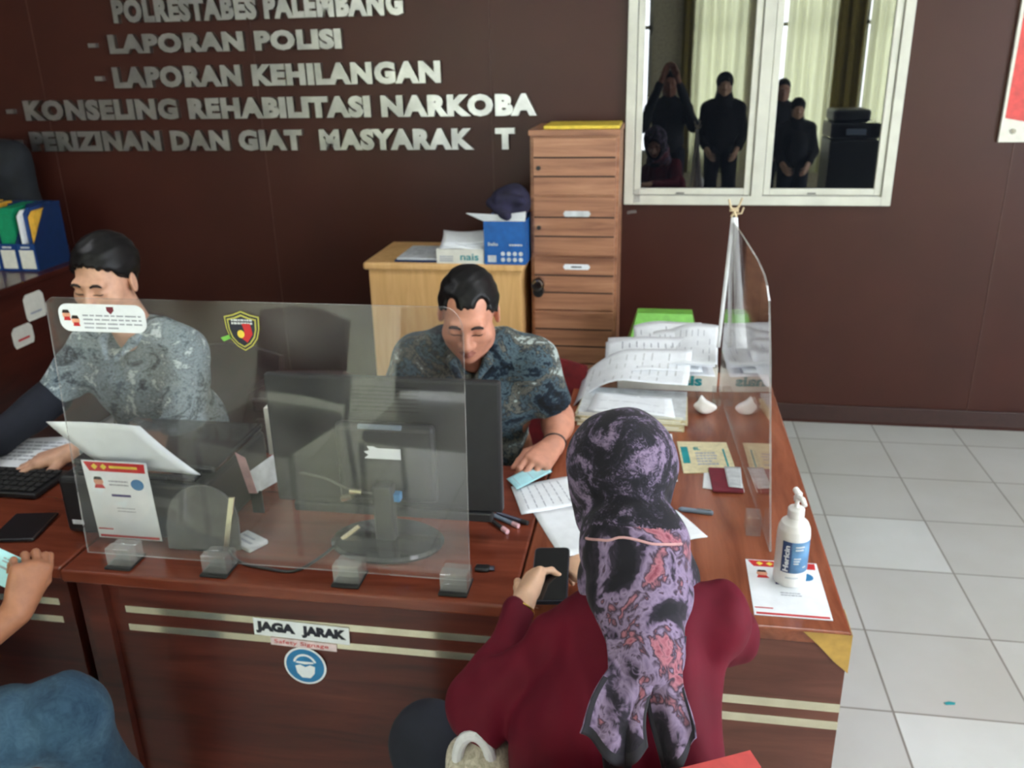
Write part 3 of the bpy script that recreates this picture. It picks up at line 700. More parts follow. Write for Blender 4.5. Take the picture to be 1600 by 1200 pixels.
t = thing('sticker', 'round blue wear-a-mask sticker low on the front desk', 'sticker', (-.738, yf, .53))
ring = lambda cx, cz, rx, rz, n=36: [(cx+rx*math.cos(a), cz+rz*math.sin(a)) for a in np.arange(n)*2*PI/n]
cx, cz = -.738, .548
MB().prism(ring(cx, cz, .051, .051), (0, yf, 0), (1, 0, 0), (0, 0, 1), .0006).build('white_rim', M['paper'], t)
MB().prism(ring(cx, cz, .046, .046), (0, yf-.0006, 0), (1, 0, 0), (0, 0, 1), .0005).build('blue_disc', M['blue_print'], t)
mb = MB()
arc = lambda a0, a1, r0, r1, sz=1: [(cx+r1*math.cos(a), cz+.004+r1*sz*math.sin(a)) for a in np.linspace(a0, a1, 14)]+[(cx+r0*math.cos(a), cz+.004+r0*sz*math.sin(a)) for a in np.linspace(a1, a0, 14)]
mb.prism(arc(.25, PI-.25, .0235, .029, 1), (0, yf-.0011, 0), (1, 0, 0), (0, 0, 1), .0004)
mb.prism([(cx-.024, cz-.001), (cx-.012, cz+.003), (cx, cz-.003), (cx+.012, cz+.003), (cx+.024, cz-.001), (cx+.021, cz-.02), (cx+.010, cz-.033), (cx-.010, cz-.033), (cx-.021, cz-.02)], (0, yf-.0011, 0), (1, 0, 0), (0, 0, 1), .0004)
mb.prism([(cx-.02, cz+.012), (cx+.02, cz+.012), (cx+.022, cz+.008), (cx, cz+.005), (cx-.022, cz+.008)], (0, yf-.0011, 0), (1, 0, 0), (0, 0, 1), .0004)
mb.build('mask_symbol', M['paper'], t)

# ------------------------------------------------------------------ acrylic screen on the front desk
t = thing('acrylic_screen', 'wide clear acrylic screen standing along the front desk edge', 'screen', (-.80, -2.872, DZ))
yA = -2.872
poly = [(-1.262, DZ+.018), (-.348, DZ+.018), (-.340, 1.345)]+[(-.375+.035*math.cos(a), 1.352+.052*math.sin(a)) for a in np.linspace(.25, PI/2, 6)]+[(-1.216, 1.404), (-1.232, 1.392)]
MB().prism(poly, (0, yA, 0), (1, 0, 0), (0, 0, 1), .004, 0, 1).build('sheet', [M['acryl'], M['acryl_edge']], t)
for i, x in enumerate((-1.165, -.93, -.62, -.378)):
    c = MB(); c.box((x-.03, yA-.032, DZ+.006), (x+.03, yA-.0045, DZ+.05), r=.002); c.box((x-.03, yA+.0005, DZ+.006), (x+.03, yA+.022, DZ+.045), r=.002)
    c = c.build('clamp', M['clamp'], t)
    MB().box((x-.033, yA-.042, DZ+.0005), (x+.031, yA+.028, DZ+.0065), r=.002).build('rubber_pad', M['rubber'], c)
# stickers on the screen
yS = yA-.0045
t = thing('sticker', 'white rounded notice sticker on the screen in front of the young man', 'sticker', (-1.11, yS, 1.35))
xl, xr, zb, zt, rr = -1.205, -1.008, 1.332, 1.392, .022
P = []
for cx, cz, a0 in ((xr-rr, zt-rr, 0), (xl+rr, zt-rr, PI/2), (xl+rr, zb+rr, PI), (xr-rr, zb+rr, 1.5*PI)):
    P += [(cx+rr*math.cos(a), cz+rr*math.sin(a)) for a in np.linspace(a0, a0+PI/2, 7)]
MB().prism(P, (0, yS, 0), (1, 0, 0), (0, 0, 1), .0008).build('backing', M['paper'], t)
mb = MB(); lines_into(mb, (-1.150, yS-.0009, 1.366), (1, 0, 0), (0, 0, 1), 4, .132, .0032, .0088, random.Random(4)); mb.build('printing', M['ink'], t)
mb = MB(); mb.prism([(-1.093, 1.387), (-1.077, 1.387), (-1.077, 1.379), (-1.085, 1.371), (-1.093, 1.379)], (0, yS-.0009, 0), (1, 0, 0), (0, 0, 1), .0004); mb.build('crest', M['maroon'], t)
for i, (cx, cz, m) in enumerate(((-1.187, 1.368, 'skin_print'), (-1.168, 1.356, 'skin_print'))):
    o = MB().prism(ring(cx, cz, .009, .010, 16), (0, yS-.0009, 0), (1, 0, 0), (0, 0, 1), .0004).build('portrait', M[m], t)
    MB().prism([(cx-.009, cz+.004), (cx+.009, cz+.004), (cx+.006, cz+.011), (cx-.006, cz+.011)], (0, yS-.0014, 0), (1, 0, 0), (0, 0, 1), .0003).build('cap', M['brow'], o)
    MB().prism([(cx-.007, cz-.012), (cx+.009, cz-.012), (cx+.007, cz-.004), (cx-.005, cz-.004)], (0, yS-.0014, 0), (1, 0, 0), (0, 0, 1), .0003).build('shirt', M['red_print'], o)
t = thing('sticker', 'yellow-edged shield emblem sticker in the middle of the screen', 'sticker', (-.798, yS, 1.30))
def shield(cx, cz, s): return [(cx+s*x, cz+s*z) for x, z in ((-.9, .72), (-.45, .82), (0, 1.0), (.45, .82), (.9, .72), (.86, .1), (.7, -.4), (.4, -.78), (0, -1.02), (-.4, -.78), (-.7, -.4), (-.86, .1))]
cx, cz = -.797, 1.344
for k, (s, m, n) in enumerate(((.042, 'gold_print', 'outer_shield'), (.0385, 'ink_dark', 'dark_band'), (.035, 'gold_print', 'inner_border'), (.031, 'ink_dark', 'inner_shield'))):
    MB().prism(shield(cx, cz, s), (0, yS-.0006*k, 0), (1, 0, 0), (0, 0, 1), .0006).build(n, M[m], t)
mb = MB(); lines_into(mb, (cx-.022, yS-.0025, cz+.021), (1, 0, 0), (0, 0, 1), 2, .045, .0042, .0065, random.Random(8)); mb.build('lettering', M['grey_print'], t)
MB().prism([(cx+.0, cz+.016), (cx+.018, cz+.016), (cx+.021, cz-.006), (cx+.008, cz-.024), (cx-.004, cz-.014), (cx+.004, cz)], (0, yS-.0025, 0), (1, 0, 0), (0, 0, 1), .0005).build('red_field', M['red_print'], t)
MB().prism(ring(cx-.004, cz-.006, .0075, .0085, 16), (0, yS-.003, 0), (1, 0, 0), (0, 0, 1), .0005).build('gold_badge', M['yellow_print'], t)
tag(MB().prism([(-.848, 1.328), (-.826, 1.336), (-.822, 1.329), (-.842, 1.320)], (0, yS, 0), (1, 0, 0), (0, 0, 1), .0006).build('sticker', M['green_bin']), 'tiny green scrap of sticker left of the shield emblem', 'sticker')

# ------------------------------------------------------------------ side screen on the return desk
t = thing('acrylic_screen', 'clear acrylic side screen dividing the return desk, rounded top corner', 'screen', (.285, -2.1, DZ))
ud = nrm((.0563, -1, 0)); o0 = np.array((.2556, -1.62, 0.0))
sd = lambda y: (-(y+1.62))/(-ud[1])*1.0
poly = [(sd(-1.63), DZ+.004), (sd(-2.646), DZ+.004), (sd(-2.444), 1.176), (sd(-2.372), 1.295), (sd(-2.33), 1.322), (sd(-2.28), 1.338), (sd(-2.17), 1.35), (sd(-1.88), 1.359), (sd(-1.69), 1.36), (sd(-1.672), 1.35)]
poly = [(abs(x), z) for x, z in poly]
MB().prism(poly, o0, ud, (0, 0, 1), .005, 0, 1).build('sheet', [M['acryl_side'], M['edge_warm']], t)
mb = MB().box((.262, -2.575, DZ+.0005), (.296, -2.525, DZ+.05), r=.002); mb.build('clamp', M['clamp'], t)
mb = MB().box((.225, -1.75, DZ+.0005), (.252, -1.69, DZ+.05), r=.002); mb.build('clamp', M['clamp'], t)
t = thing('reflection_strips', 'white strips imitating a reflection and the panel edge below the twine on the side screen', 'reflection_strips', (.262, -1.68, 1.0))
def rib(p0, p1, p2, w0, w1, side):
    side = np.array(side, float); p0, p1, p2 = map(lambda p: np.array(p, float), (p0, p1, p2))
    return lambda u, v: (p0*(1-v)**2+2*p1*v*(1-v)+p2*v*v)+side*(u-.5)*(w0+(w1-w0)*v)
mb = MB(); mb.grid(rib((.262, -1.673, 1.372), (.275, -1.70, 1.2), (.30, -1.79, .985), .016, .034, (1, 0, 0)), 2, 14, th=.0012)  # broad strip stands in for a reflection, narrow one for the panel's far edge
mb.grid(rib((.256, -1.668, 1.372), (.248, -1.67, 1.2), (.236, -1.68, .95), .012, .012, (1, 0, 0)), 2, 14, th=.0012)
mb.build('pale_band', M['pale_band'], t, smooth=True)
mb = MB(); c = np.array((.258, -1.668, 1.385))
mb.tube([c+np.array(d) for d in ((-.018, 0, .042), (-.012, -.004, .02), (0, -.003, .004), (.008, 0, -.012))], .0035, 8)
mb.tube([c+np.array(d) for d in ((.022, 0, .046), (.014, .002, .022), (.002, .002, .002), (-.008, 0, -.012))], .0035, 8)
mb.tube([c+np.array((.012*math.cos(a), .006*math.sin(a), .004+.001*a)) for a in np.linspace(0, 12, 40)], .0028, 8)
mb.tube([c+np.array(d) for d in ((.004, 0, -.004), (.022, -.004, .0), (.028, -.003, .018))], .0028, 8)
mb.build('twine_knot', M['twine'], t)
for k, (x, z, w_, h_, lab) in enumerate(((-.10, 1.19, .035, .07, 'clear tape strip stuck below the left end of the white window'), (-.13, 1.105, .05, .02, 'clear tape scrap on the wall just right of the walnut locker'))):
    tag(MB().prism([(x, z-h_/2), (x+w_, z-h_/2+.006), (x+w_-.004, z+h_/2), (x+.005, z+h_/2-.004)], (0, -.037 if k == 0 else -.001, 0), (1, 0, 0), (0, 0, 1), .0005).build('tape_strip', M['tape']), lab, 'tape')

# ------------------------------------------------------------------ monitor
t = thing('computer_monitor', 'black monitor seen from behind on the front desk', 'monitor', (-.583, -2.69, DZ))
mb = MB(); mb.box((-.872, -2.668, .842), (-.310, -2.642, 1.172), r=.006)
mb.build('rear_shell', M['monitor'], t)
mb = MB(); mb.box((-.70, -2.70, .87), (-.46, -2.667, 1.07), r=.02, seg=3); mb.build('connector_bulge', M['monitor'], t)
MB().box((-.863, -2.642, .855), (-.319, -2.6405, 1.165)).build('display', M['phone'], t)
mb = MB(); mb.box((-.83, -2.674, .818), (-.335, -2.640, .843), r=.005); mb.build('lower_bezel', M['monitor'], t)
mb = MB()
for k in range(7): mb.box((-.66+.001, -2.6685, 1.09+.010*k), (-.50, -2.6675, 1.094+.010*k))
mb.build('vent', M['rubber'], t)
mb = MB(); mb.box((-.607, -2.735, DZ+.012), (-.558, -2.70, .93), r=.008, seg=3); mb.build('neck', M['monitor'], t)
MB().lathe([(.118, 0), (.128, .002), (.13, .008), (.122, .014), (.03, .018), (0.001, .018)], (-.583, -2.715, DZ+.0005), 40, sx=1.06, sy=.76).build('foot', M['black_gloss'], t)
MB().box((-.64, -2.7005, 1.058), (-.535, -2.688, 1.068), r=.002).build('ledge', M['grey_plastic'], t)
pts = [(-.628, .985), (-.54, .985), (-.54, 1.012), (-.595, 1.012), (-.605, 1.016), (-.62, 1.016), (-.615, 1.006), (-.628, 1.002), (-.618, .994)]
lb = MB().prism(pts, (0, -2.7005, 0), (1, 0, 0), (0, 0, 1), .0006).build('torn_label', M['paper'], t, label='torn white label')
MB().box((-.572, -2.722, .885), (-.543, -2.70, .905), r=.002).build('video_plug', M['blue_print'], t, label='blue video plug')
def wire(name, label, pts, r=.0028, m='cable', plugs=()):
    P = np.array(pts, float); n = len(P); tt = np.linspace(0, n-1, n*8); Q = []
    for x in tt:
        i = min(int(x), n-2); f = x-i; p0, p1, p2, p3 = P[max(i-1, 0)], P[i], P[i+1], P[min(i+2, n-1)]
        Q.append(.5*((2*p1)+(-p0+p2)*f+(2*p0-5*p1+4*p2-p3)*f*f+(-p0+3*p1-3*p2+p3)*f**3))
    e = thing(name, label, 'cable', tuple(P[0]))
    MB().tube(Q, r, 8).build('cord', M[m], e)
    for a, b, rr, mm, nm in plugs: MB().tube([a, b], rr, 8).build(nm, M[mm], e)
    return e
wire('cable', 'black cable looping over the front desk between card reader and monitor foot', [(-.955, -2.80, DZ+.012), (-.90, -2.845, DZ+.004), (-.83, -2.864, DZ+.004), (-.755, -2.865, DZ+.004), (-.715, -2.80, DZ+.006), (-.69, -2.735, DZ+.012), (-.66, -2.71, DZ+.03)], .0035,
     plugs=(((-.69, -2.735, DZ+.013), (-.655, -2.705, DZ+.034), .007, 'strip', 'plug'),))
wire('cable', 'grey cable with white plugs crossing the back of the monitor', [(-.80, -2.685, .93), (-.73, -2.70, .925), (-.665, -2.712, .905), (-.61, -2.715, .90), (-.567, -2.725, .895)], .0028, 'dome',
     plugs=(((-.665, -2.716, .905), (-.635, -2.719, .905), .007, 'strip', 'plug'), ((-.69, -2.708, .878), (-.662, -2.712, .889), .008, 'strip', 'plug')))
t = thing('card_reader', 'small grey-white card reader lying on the front desk', 'card reader', (-.915, -2.765, DZ))
Rz = rotm(rz=-.5); MB().box((-.955, -2.79, DZ+.001), (-.875, -2.735, DZ+.013), r=.003, rot=Rz).build('case', M['grey_print'], t)
mb = MB(); mb.box((-.945, -2.775, DZ+.013), (-.89, -2.768, DZ+.0135), rot=Rz, piv=(-.915, -2.7625, 0)); mb.box((-.945, -2.758, DZ+.013), (-.90, -2.752, DZ+.0135), rot=Rz, piv=(-.915, -2.7625, 0)); mb.build('printing', M['ink'], t)
t = thing('clip', 'small black clip beside the right screen clamp', 'clip', (-.34, -2.80, DZ))
MB().box((-.352, -2.812, DZ+.0005), (-.318, -2.79, DZ+.010), r=.004).build('body', M['black'], t); MB().tube([(-.318, -2.80, DZ+.006), (-.308, -2.80, DZ+.006)], .0055, 10).build('tip', M['phone_rim'], t)
# pens beside the monitor
for i, (a, b, m, lab) in enumerate(((( -.365, -2.555), (-.283, -2.607), 'grey_plastic', 'grey pen with pink end, nearer the monitor corner'), ((-.378, -2.563), (-.305, -2.638), 'black', 'dark pen with pink end, nearer the picture front'), ((-.350, -2.548), (-.262, -2.590), 'phone_rim', 'slim dark grey pen lying rightmost by the monitor corner'))):
    t = thing('pen', lab, 'pen', (a[0], a[1], DZ), group='pens beside the monitor'); a3 = np.array((*a, DZ+.006)); b3 = np.array((*b, DZ+.006)); e = a3+(b3-a3)*.8
    MB().tube([a3, a3+(b3-a3)*.06, e], [.002, .0052, .0055], 10).build('barrel', M[m], t); MB().tube([e, b3], [.0062, .006], 10).build('pen_cap', M['pink_print'] if i < 2 else M['rubber'], t)

# ------------------------------------------------------------------ printer with paper, flyers
t = thing('printer', 'black printer seen from behind on the left of the front desk', 'printer', (-1.19, -2.62, DZ))
px0, px1, py0, py1, pz = -1.385, -1.0, -2.775, -2.44, .945
MB().box((px0, py0, DZ+.004), (px1, py1, pz-.02), r=.012, seg=3).build('body', M['black'], t)
MB().box((px0+.004, py0+.06, pz-.019), (px1-.004, py1, pz), r=.007, seg=3).build('scanner_lid', M['black_gloss'], t)
mb = MB(); mb.box((px0+.05, py0+.012, pz-.019), (px1-.03, py0+.05, pz-.006), r=.004); mb.build('rear_feed', M['black_gloss'], t)
MB().prism([(-1.365, .80), (-1.335, .80), (-1.335, .812), (-1.365, .812)], (0, py0-.0003, 0), (1, 0, 0), (0, 0, 1), .001).build('rating_label', M['grey_print'], t, label='small white rating label')
for x in (px0+.03, px1-.03):
    for y in (py0+.03, py1-.03): MB().tube([(x, y, DZ), (x, y, DZ+.005)], .012, 12).build('foot', M['rubber'], t)
def stack_f(dx, dy): return lambda u, v: (-1.355+dx+.225*u, -2.752+dy-.045*v-.008*math.sin(v*2.5), .942+.142*v+.004*math.sin(u*3))
for k in range(3):
    f = stack_f(.003*k, .004*k)
    tag(MB().grid(lambda u, v, f=f, k=k: np.array(f(u, v))+np.array((.10*(1-v), 0, -.002*k)), 8, 8, th=.0012).build('paper_sheet', M['paper'], smooth=True), ('front white sheet standing in the rear feed of the printer', 'middle white sheet standing in the rear feed of the printer', 'back white sheet standing in the rear feed of the printer')[k], 'paper', 'sheets in the printer feed')
def flyer(label, o, u, v, w, h, th=.0012, seed=1, tilted=None):
    o = np.array(o, float); u = nrm(u); v = nrm(v); n = np.cross(u, v)
    t = thing('flyer', label, 'flyer', tuple(o+u*w/2))
    MB().prism([(0, 0), (w, 0), (w, h), (0, h)], o-n*0, u, v, th).build('sheet', M['paper'], t)
    q = o+n*(th+.0001); R = lambda x0, y0, x1, y1: [(x0*w, y0*h), (x1*w, y0*h), (x1*w, y1*h), (x0*w, y1*h)]
    MB().prism([(.03*w, .985*h), (.97*w, .985*h), (.96*w, .87*h), (.10*w, .87*h)], q, u, v, .0004).build('header_band', M['red_print'], t)
    mb = MB()
    for x in (.14, .28): mb.prism([(x*w, .93*h), ((x+.05)*w, .965*h), ((x+.1)*w, .93*h), ((x+.05)*w, .89*h)], q+n*.0004, u, v, .0003)
    mb.prism(R(.42, .915, .85, .945), q+n*.0004, u, v, .0003); mb.build('header_marks', M['yellow_print'], t)
    o2 = MB().prism([(.2*w+.075*w*math.cos(a), .74*h+.05*h*math.sin(a)) for a in np.arange(18)*2*PI/18], q, u, v, .0004).build('portrait', M['skin_print'], t)
    MB().prism([(.13*w, .765*h), (.27*w, .765*h), (.25*w, .80*h), (.15*w, .80*h)], q+n*.0004, u, v, .0003).build('cap', M['brow'], o2)
    MB().prism([(.12*w, .655*h), (.29*w, .655*h), (.26*w, .70*h), (.14*w, .70*h)], q+n*.0004, u, v, .0003).build('shirt', M['red_print'], o2)
    MB().prism([(.8*w+.10*w*math.cos(a), .72*h+.07*h*math.sin(a)) for a in np.arange(20)*2*PI/20], q, u, v, .0004).build('round_seal', M['blue_print'], t)
    mb = MB(); lines_into(mb, q+u*.36*w+v*.74*h, u, v, 2, .3*w, .02*h, .045*h, random.Random(seed)); lines_into(mb, q+u*.4*w+v*.40*h, u, v, 2, .28*w, .012*h, .04*h, random.Random(seed+1)); mb.build('printing', M['ink'], t)
    MB().prism(R(.36, .555, .66, .585), q, u, v, .0004).build('title', M['navy_ink'], t)
    mb = MB(); mb.prism(R(.02, .115, .26, .13), q, u, v, .0004); mb.prism(R(.03, .015, .97, .045), q, u, v, .0004); mb.build('footer_band', M['red_print'], t)
    return t
flyer('white and red flyer stuck upright on the back of the printer', (-1.288, -2.790, .778), (1, 0, 0), (0, -.04, 1), .165, .212)
flyer('white and red flyer lying under the sanitizer bottle on the return desk', (.252, -2.893, DZ+.0008), (1, 0, 0), (0, 1, 0), .155, .212, seed=5)
# pale sheet imitating a reflection on the right side of the printer, small carton, dome
t = thing('reflection_sheet', 'pale sheet with pink strip imitating a reflection on the printer side', 'reflection_sheet', (-.955, -2.55, DZ))
MB().prism([(0, 0), (.085, .0), (.085, .07), (0, .06)], (-.952, -2.62, DZ+.06), nrm((.35, .94, 0)), nrm((-.25, .1, 1)), .0015).build('sheet', M['grey_print'], t)
MB().prism([(0, 0), (.022, .0), (.022, .10), (0, .115)], (-.972, -2.622, DZ+.06), nrm((1, .05, 0)), nrm((-.2, .0, 1)), .0015).build('pink_streak', M['pink_print'], t, label='pink strip of the imitated reflection')
MB().prism([(0, 0), (.03, .0), (.03, .062), (0, .062)], (-.972, -2.612, DZ+.001), (1, 0, 0), (0, 0, 1), .004).build('stand', M['black'], t)
t = thing('carton', 'slim white and red carton standing behind the printer near the monitor', 'box', (-1.0, -2.40, DZ))
MB().box((-1.012, -2.41, DZ), (-.985, -2.38, .835), r=.002).build('lower_body', M['red_print'], t, label='red lower half'); MB().box((-1.012, -2.41, .835), (-.985, -2.38, .975), r=.002).build('upper_body', M['paper2'], t, label='white upper half')
t = thing('document_holder', 'grey dome-shaped desk stand with a pale edge behind the screen', 'stand', (-1.0, -2.70, DZ))
poly = [(-.09, 0), (.085, 0), (.085, .06)]+[(.085*math.cos(a)-.0, .075+.085*math.sin(a)) for a in np.linspace(.05, PI-.05, 16)]+[(-.09, .06)]
MB().prism(poly, (-1.0, -2.805, DZ+.008), nrm((1, .08, 0)), (0, .10, .995), .008).build('dome_panel', M['dome'], t)
MB().prism([(0, 0), (.012, 0), (.020, .145), (.008, .145)], (-.952, -2.815, DZ+.008), nrm((1, .08, 0)), nrm((.16, .05, .98)), .006).build('pale_edge', M['strip'], t)
MB().box((-1.085, -2.81, DZ), (-.93, -2.782, DZ+.010), r=.003).build('base', M['black'], t)

# ------------------------------------------------------------------ left desk things
t = thing('keyboard', 'black keyboard under the young man\'s hand on the left desk', 'keyboard', (-1.78, -2.55, DZ))
kx0, kx1, ky0, ky1 = -2.02, -1.585, -2.625, -2.475
MB().box((kx0, ky0, DZ+.001), (kx1, ky1, DZ+.016), r=.004).build('case', M['black'], t)
mb = MB()
for r_ in range(5):
    for c in range(17): mb.box((kx0+.012+c*.0243, ky0+.012+r_*.0262, DZ+.0165), (kx0+.012+c*.0243+.020, ky0+.012+r_*.0262+.021, DZ+.022), r=.002, seg=1)
mb.build('keys', M['rubber'], t)
t = thing('computer_monitor', 'black monitor at the left picture edge, seen from behind', 'monitor', (-1.95, -2.66, DZ))
Rm = rotm(rz=.0)
MB().box((-2.25, -2.682, .80), (-1.708, -2.655, 1.12), r=.006).build('rear_shell', M['monitor'], t)
MB().box((-2.24, -2.655, .81), (-1.716, -2.6535, 1.112)).build('display', M['phone'], t)
MB().box((-2.0, -2.715, DZ+.01), (-1.95, -2.682, .95), r=.006).build('neck', M['monitor'], t)
MB().lathe([(.1, 0), (.11, .003), (.105, .01), (.001, .014)], (-1.975, -2.71, DZ+.0005), 32, sx=1.1, sy=.8).build('foot', M['black_gloss'], t)
tag(MB().box((-1.565, -2.835, DZ+.001), (-1.455, -2.70, DZ+.010), r=.004, rot=rotm(rz=.18)).build('tablet', M['black_gloss']), 'dark tablet lying flat on the left desk near the jeans-clad visitor', 'tablet')
for i, (c, a, lab) in enumerate((((-1.83, -2.35), .25, 'white printed sheet lying behind the keyboard, lower one'), ((-1.80, -2.36), .05, 'white printed sheet lying behind the keyboard, on top'))):
    o = MB().box((c[0]-.105, c[1]-.1, DZ+.001+.002*i), (c[0]+.105, c[1]+.1, DZ+.002+.002*i), rot=rotm(rz=a)).build('paper_sheet', M['paper']); tag(o, lab, 'paper', 'sheets behind the keyboard')
    mb = MB(Matrix.Translation((c[0], c[1], DZ+.0021+.002*i)) @ Matrix.Rotation(a, 4, 'Z')); lines_into(mb, (-.08, .07, 0), (1, 0, 0), (0, 1, 0), 6, .15, .007, .024, random.Random(i)); mb.build('printing', M['ink'], o)

# ------------------------------------------------------------------ papers and things on the return desk
def sheet_quad(name, quad, z, m, label, cat='paper', lift=0.004, th=.0008, printed=0, seed=0, group=None, nm='ink'):
    q = [np.array(p, float) for p in quad]; rg = random.Random(seed); a = rg.uniform(0, 6)
    f = lambda u, v: tuple((q[0]*(1-u)+q[1]*u)*(1-v)+(q[3]*(1-u)+q[2]*u)*v)+(z+lift*abs(math.sin(a+3*u+2*v))*(u*(1-u)+v*(1-v)+.15),)
    o = tag(MB().grid(f, 8, 8, th=-th).build(name, m, smooth=True), label, cat, group)
    if printed:
        mb = MB()
        for k in range(printed):
            v0 = .12+.76*k/max(1, printed); x = .1
            while x < .85:
                L = rg.uniform(.06, .2); e = min(x+L, .88)
                pts = [np.array(f(uu, vv))+np.array((0, 0, th+.0008)) for uu, vv in ((x, v0), (e, v0), (e, v0+.014), (x, v0+.014))]
                mb.add(pts, [[0, 1, 2, 3]]); x = e+.03
        mb.build('printing', M[nm], o)
    return o
sheet_quad('paper_sheet', [(-.335, -2.40), (-.285, -2.545), (-.12, -2.465), (-.19, -2.32)], DZ+.003, M['paper'], 'printed white sheet under the older man\'s hand', printed=6, seed=2)
sheet_quad('paper_sheet', [(-.262, -2.52), (-.165, -2.73), (-.05, -2.68), (-.12, -2.46)], DZ+.001, M['paper'], 'white sheet half hidden left of the scarfed woman\'s head', seed=3)
sheet_quad('paper_sheet', [(-.02, -2.50), (.13, -2.612), (.172, -2.592), (.10, -2.47)], DZ+.001, M['paper'], 'white paper corner showing right of the scarfed woman\'s head', seed=4)
sheet_quad('paper_sheet', [(-.10, -2.30), (.105, -2.31), (.092, -1.995), (-.09, -2.0)], DZ+.001, M['paper'], 'plain white sheet lying beyond the scarfed woman\'s head', seed=5)
sheet_quad('paper_sheet', [(-.06, -2.26), (.10, -2.24), (.08, -2.00), (-.06, -1.99)], DZ+.0035, M['paper'], 'second white sheet on top of the sheet beyond the woman\'s head', seed=6)
sheet_quad('paper_slip', [(-.352, -2.372), (-.315, -2.43), (-.235, -2.315), (-.275, -2.262)], DZ+.012, M['pale_blue'], 'pale blue slip of paper under the older man\'s fingertips', seed=12, printed=2)
t = thing('banknote_envelope', 'cream envelope with teal printing lying left of the side screen', 'envelope', (.185, -2.15, DZ))
qd = [(.122, -2.258), (.266, -2.236), (.250, -2.040), (.107, -2.050)]
mb = MB(); mb.add([(x, y, DZ+.0008) for x, y in qd]+[(x, y, DZ+.003) for x, y in qd], [[3, 2, 1, 0], [4, 5, 6, 7]]+[[i, (i+1) % 4, (i+1) % 4+4, i+4] for i in range(4)]); mb.build('sheet', M['cream_paper'], t)
eu = nrm((.144, .022, 0)); ev = nrm((-.015, .208, 0)); eo = np.array((.122, -2.258, DZ+.0031))
mb = MB(); mb.prism([(.006, .06), (.026, .06), (.026, .17), (.006, .17)], eo, eu, ev, .0004); mb.prism([(.125, .02), (.13, .02), (.13, .15), (.125, .15)], eo, eu, ev, .0004); text_into(mb, 'SL', eo+eu*.042+ev*.145, eu, ev, .02, .02); mb.build('teal_print', M['teal'], t)
mb = MB(); lines_into(mb, eo+eu*.045+ev*.12, eu, ev, 5, .06, .009, .018, random.Random(6)); mb.build('printing', M['ink'], t)
sheet_quad('card', [(.17, -2.34), (.198, -2.345), (.20, -2.235), (.178, -2.235)], DZ+.001, M['paper'], 'white card sticking out left of the maroon booklet', 'card', lift=.001, th=.001)
t = thing('booklet', 'maroon passport-like booklet near the side screen', 'booklet', (.23, -2.29, DZ))
MB().box((.192, -2.362, DZ+.003), (.272, -2.228, DZ+.011), r=.002, rot=rotm(rz=.04)).build('cover', M['maroon'], t)
MB().box((.194, -2.360, DZ+.005), (.2735, -2.230, DZ+.009), rot=rotm(rz=.04)).build('pages', M['paper2'], t)
sheet_quad('card', [(.236, -2.345), (.272, -2.35), (.276, -2.225), (.232, -2.225)], DZ+.012, M['grey_print'], 'grey-green printed card on top of the maroon booklet', 'card', lift=.001, th=.001, printed=4, seed=9)
t = thing('pen', 'flat grey pen on the return desk right of the scarf', 'pen', (.155, -2.475, DZ))
MB().tube([(.105, -2.470, DZ+.006), (.112, -2.471, DZ+.006), (.187, -2.482, DZ+.006), (.19, -2.4825, DZ+.006)], [.002, .006, .006, .004], 10).build('barrel', M['grey_plastic'], t)
MB().tube([(.15, -2.4765, DZ+.0125), (.185, -2.4815, DZ+.0125)], .002, 6).build('clip', M['chrome'], t)
# sanitizer bottle
t = thing('sanitizer_bottle', 'white pump sanitizer bottle with blue label on the desk corner', 'bottle', (.338, -2.755, DZ))
bc = (.338, -2.755, DZ+.0022)
MB().lathe([(.030, 0), (.0335, .003), (.0345, .010), (.0345, .118), (.033, .132), (.028, .145), (.019, .153), (.0155, .156), (.0155, .160)], bc, 40).build('body', M['bottle'], t)
MB().lathe([(.0168, .158), (.0172, .160), (.0172, .176), (.0150, .179), (.009, .180)], bc, 32).build('collar', M['bottle'], t)
mb = MB().lathe([(.005, .179), (.0045, .192), (.0045, .196)], bc, 16)
nz = np.array((.35, -.94, 0)); b3 = np.array(bc)
mb.tube([b3+(0, 0, .195), b3+(0, 0, .203), b3+nz*.003+(0, 0, .212), b3-nz*.012+(0, 0, .216)], [.0075, .0085, .008, .006], 14)
mb.tube([b3+(0, 0, .205), b3+nz*.02+(0, 0, .207), b3+nz*.033+(0, 0, .199)], [.007, .006, .0045], 12); mb.build('pump', M['bottle'], t)
def cyl_patch(mb, a0, a1, z0, z1, r, n=16, mi=0): return mb.grid(lambda u, v: (bc[0]+r*math.cos(a0+(a1-a0)*u), bc[1]+r*math.sin(a0+(a1-a0)*u), bc[2]+z0+(z1-z0)*v), n, 2, mi, th=-.0004)
A0 = -PI/2-.72; mb = MB(); cyl_patch(mb, A0+.52, A0+1.9, .038, .112, .0347, mi=0); mb.build('label', M['label_blue'], t, smooth=True, label='light blue label')
mb = MB(); cyl_patch(mb, A0-.05, A0+.52, .038, .112, .0347); mb.build('label_band', M['label_navy'], t, smooth=True, label='navy label band')
mb = MB(); G, F = glyph_mesh('Hericin', .03); G = G.copy(); mn, mx = G.min(0), G.max(0)
zz = .041+(G[:, 0]-mn[0])/(mx[0]-mn[0])*.062; aa = A0+.42-(G[:, 1]-mn[1])/(mx[1]-mn[1])*.34; rr_ = .0353+(G[:, 2]+.5)*.0003
mb.add(np.stack([bc[0]+rr_*np.cos(aa), bc[1]+rr_*np.sin(aa), bc[2]+zz], 1), F); mb.build('lettering', M['paper'], t)
mb = MB()
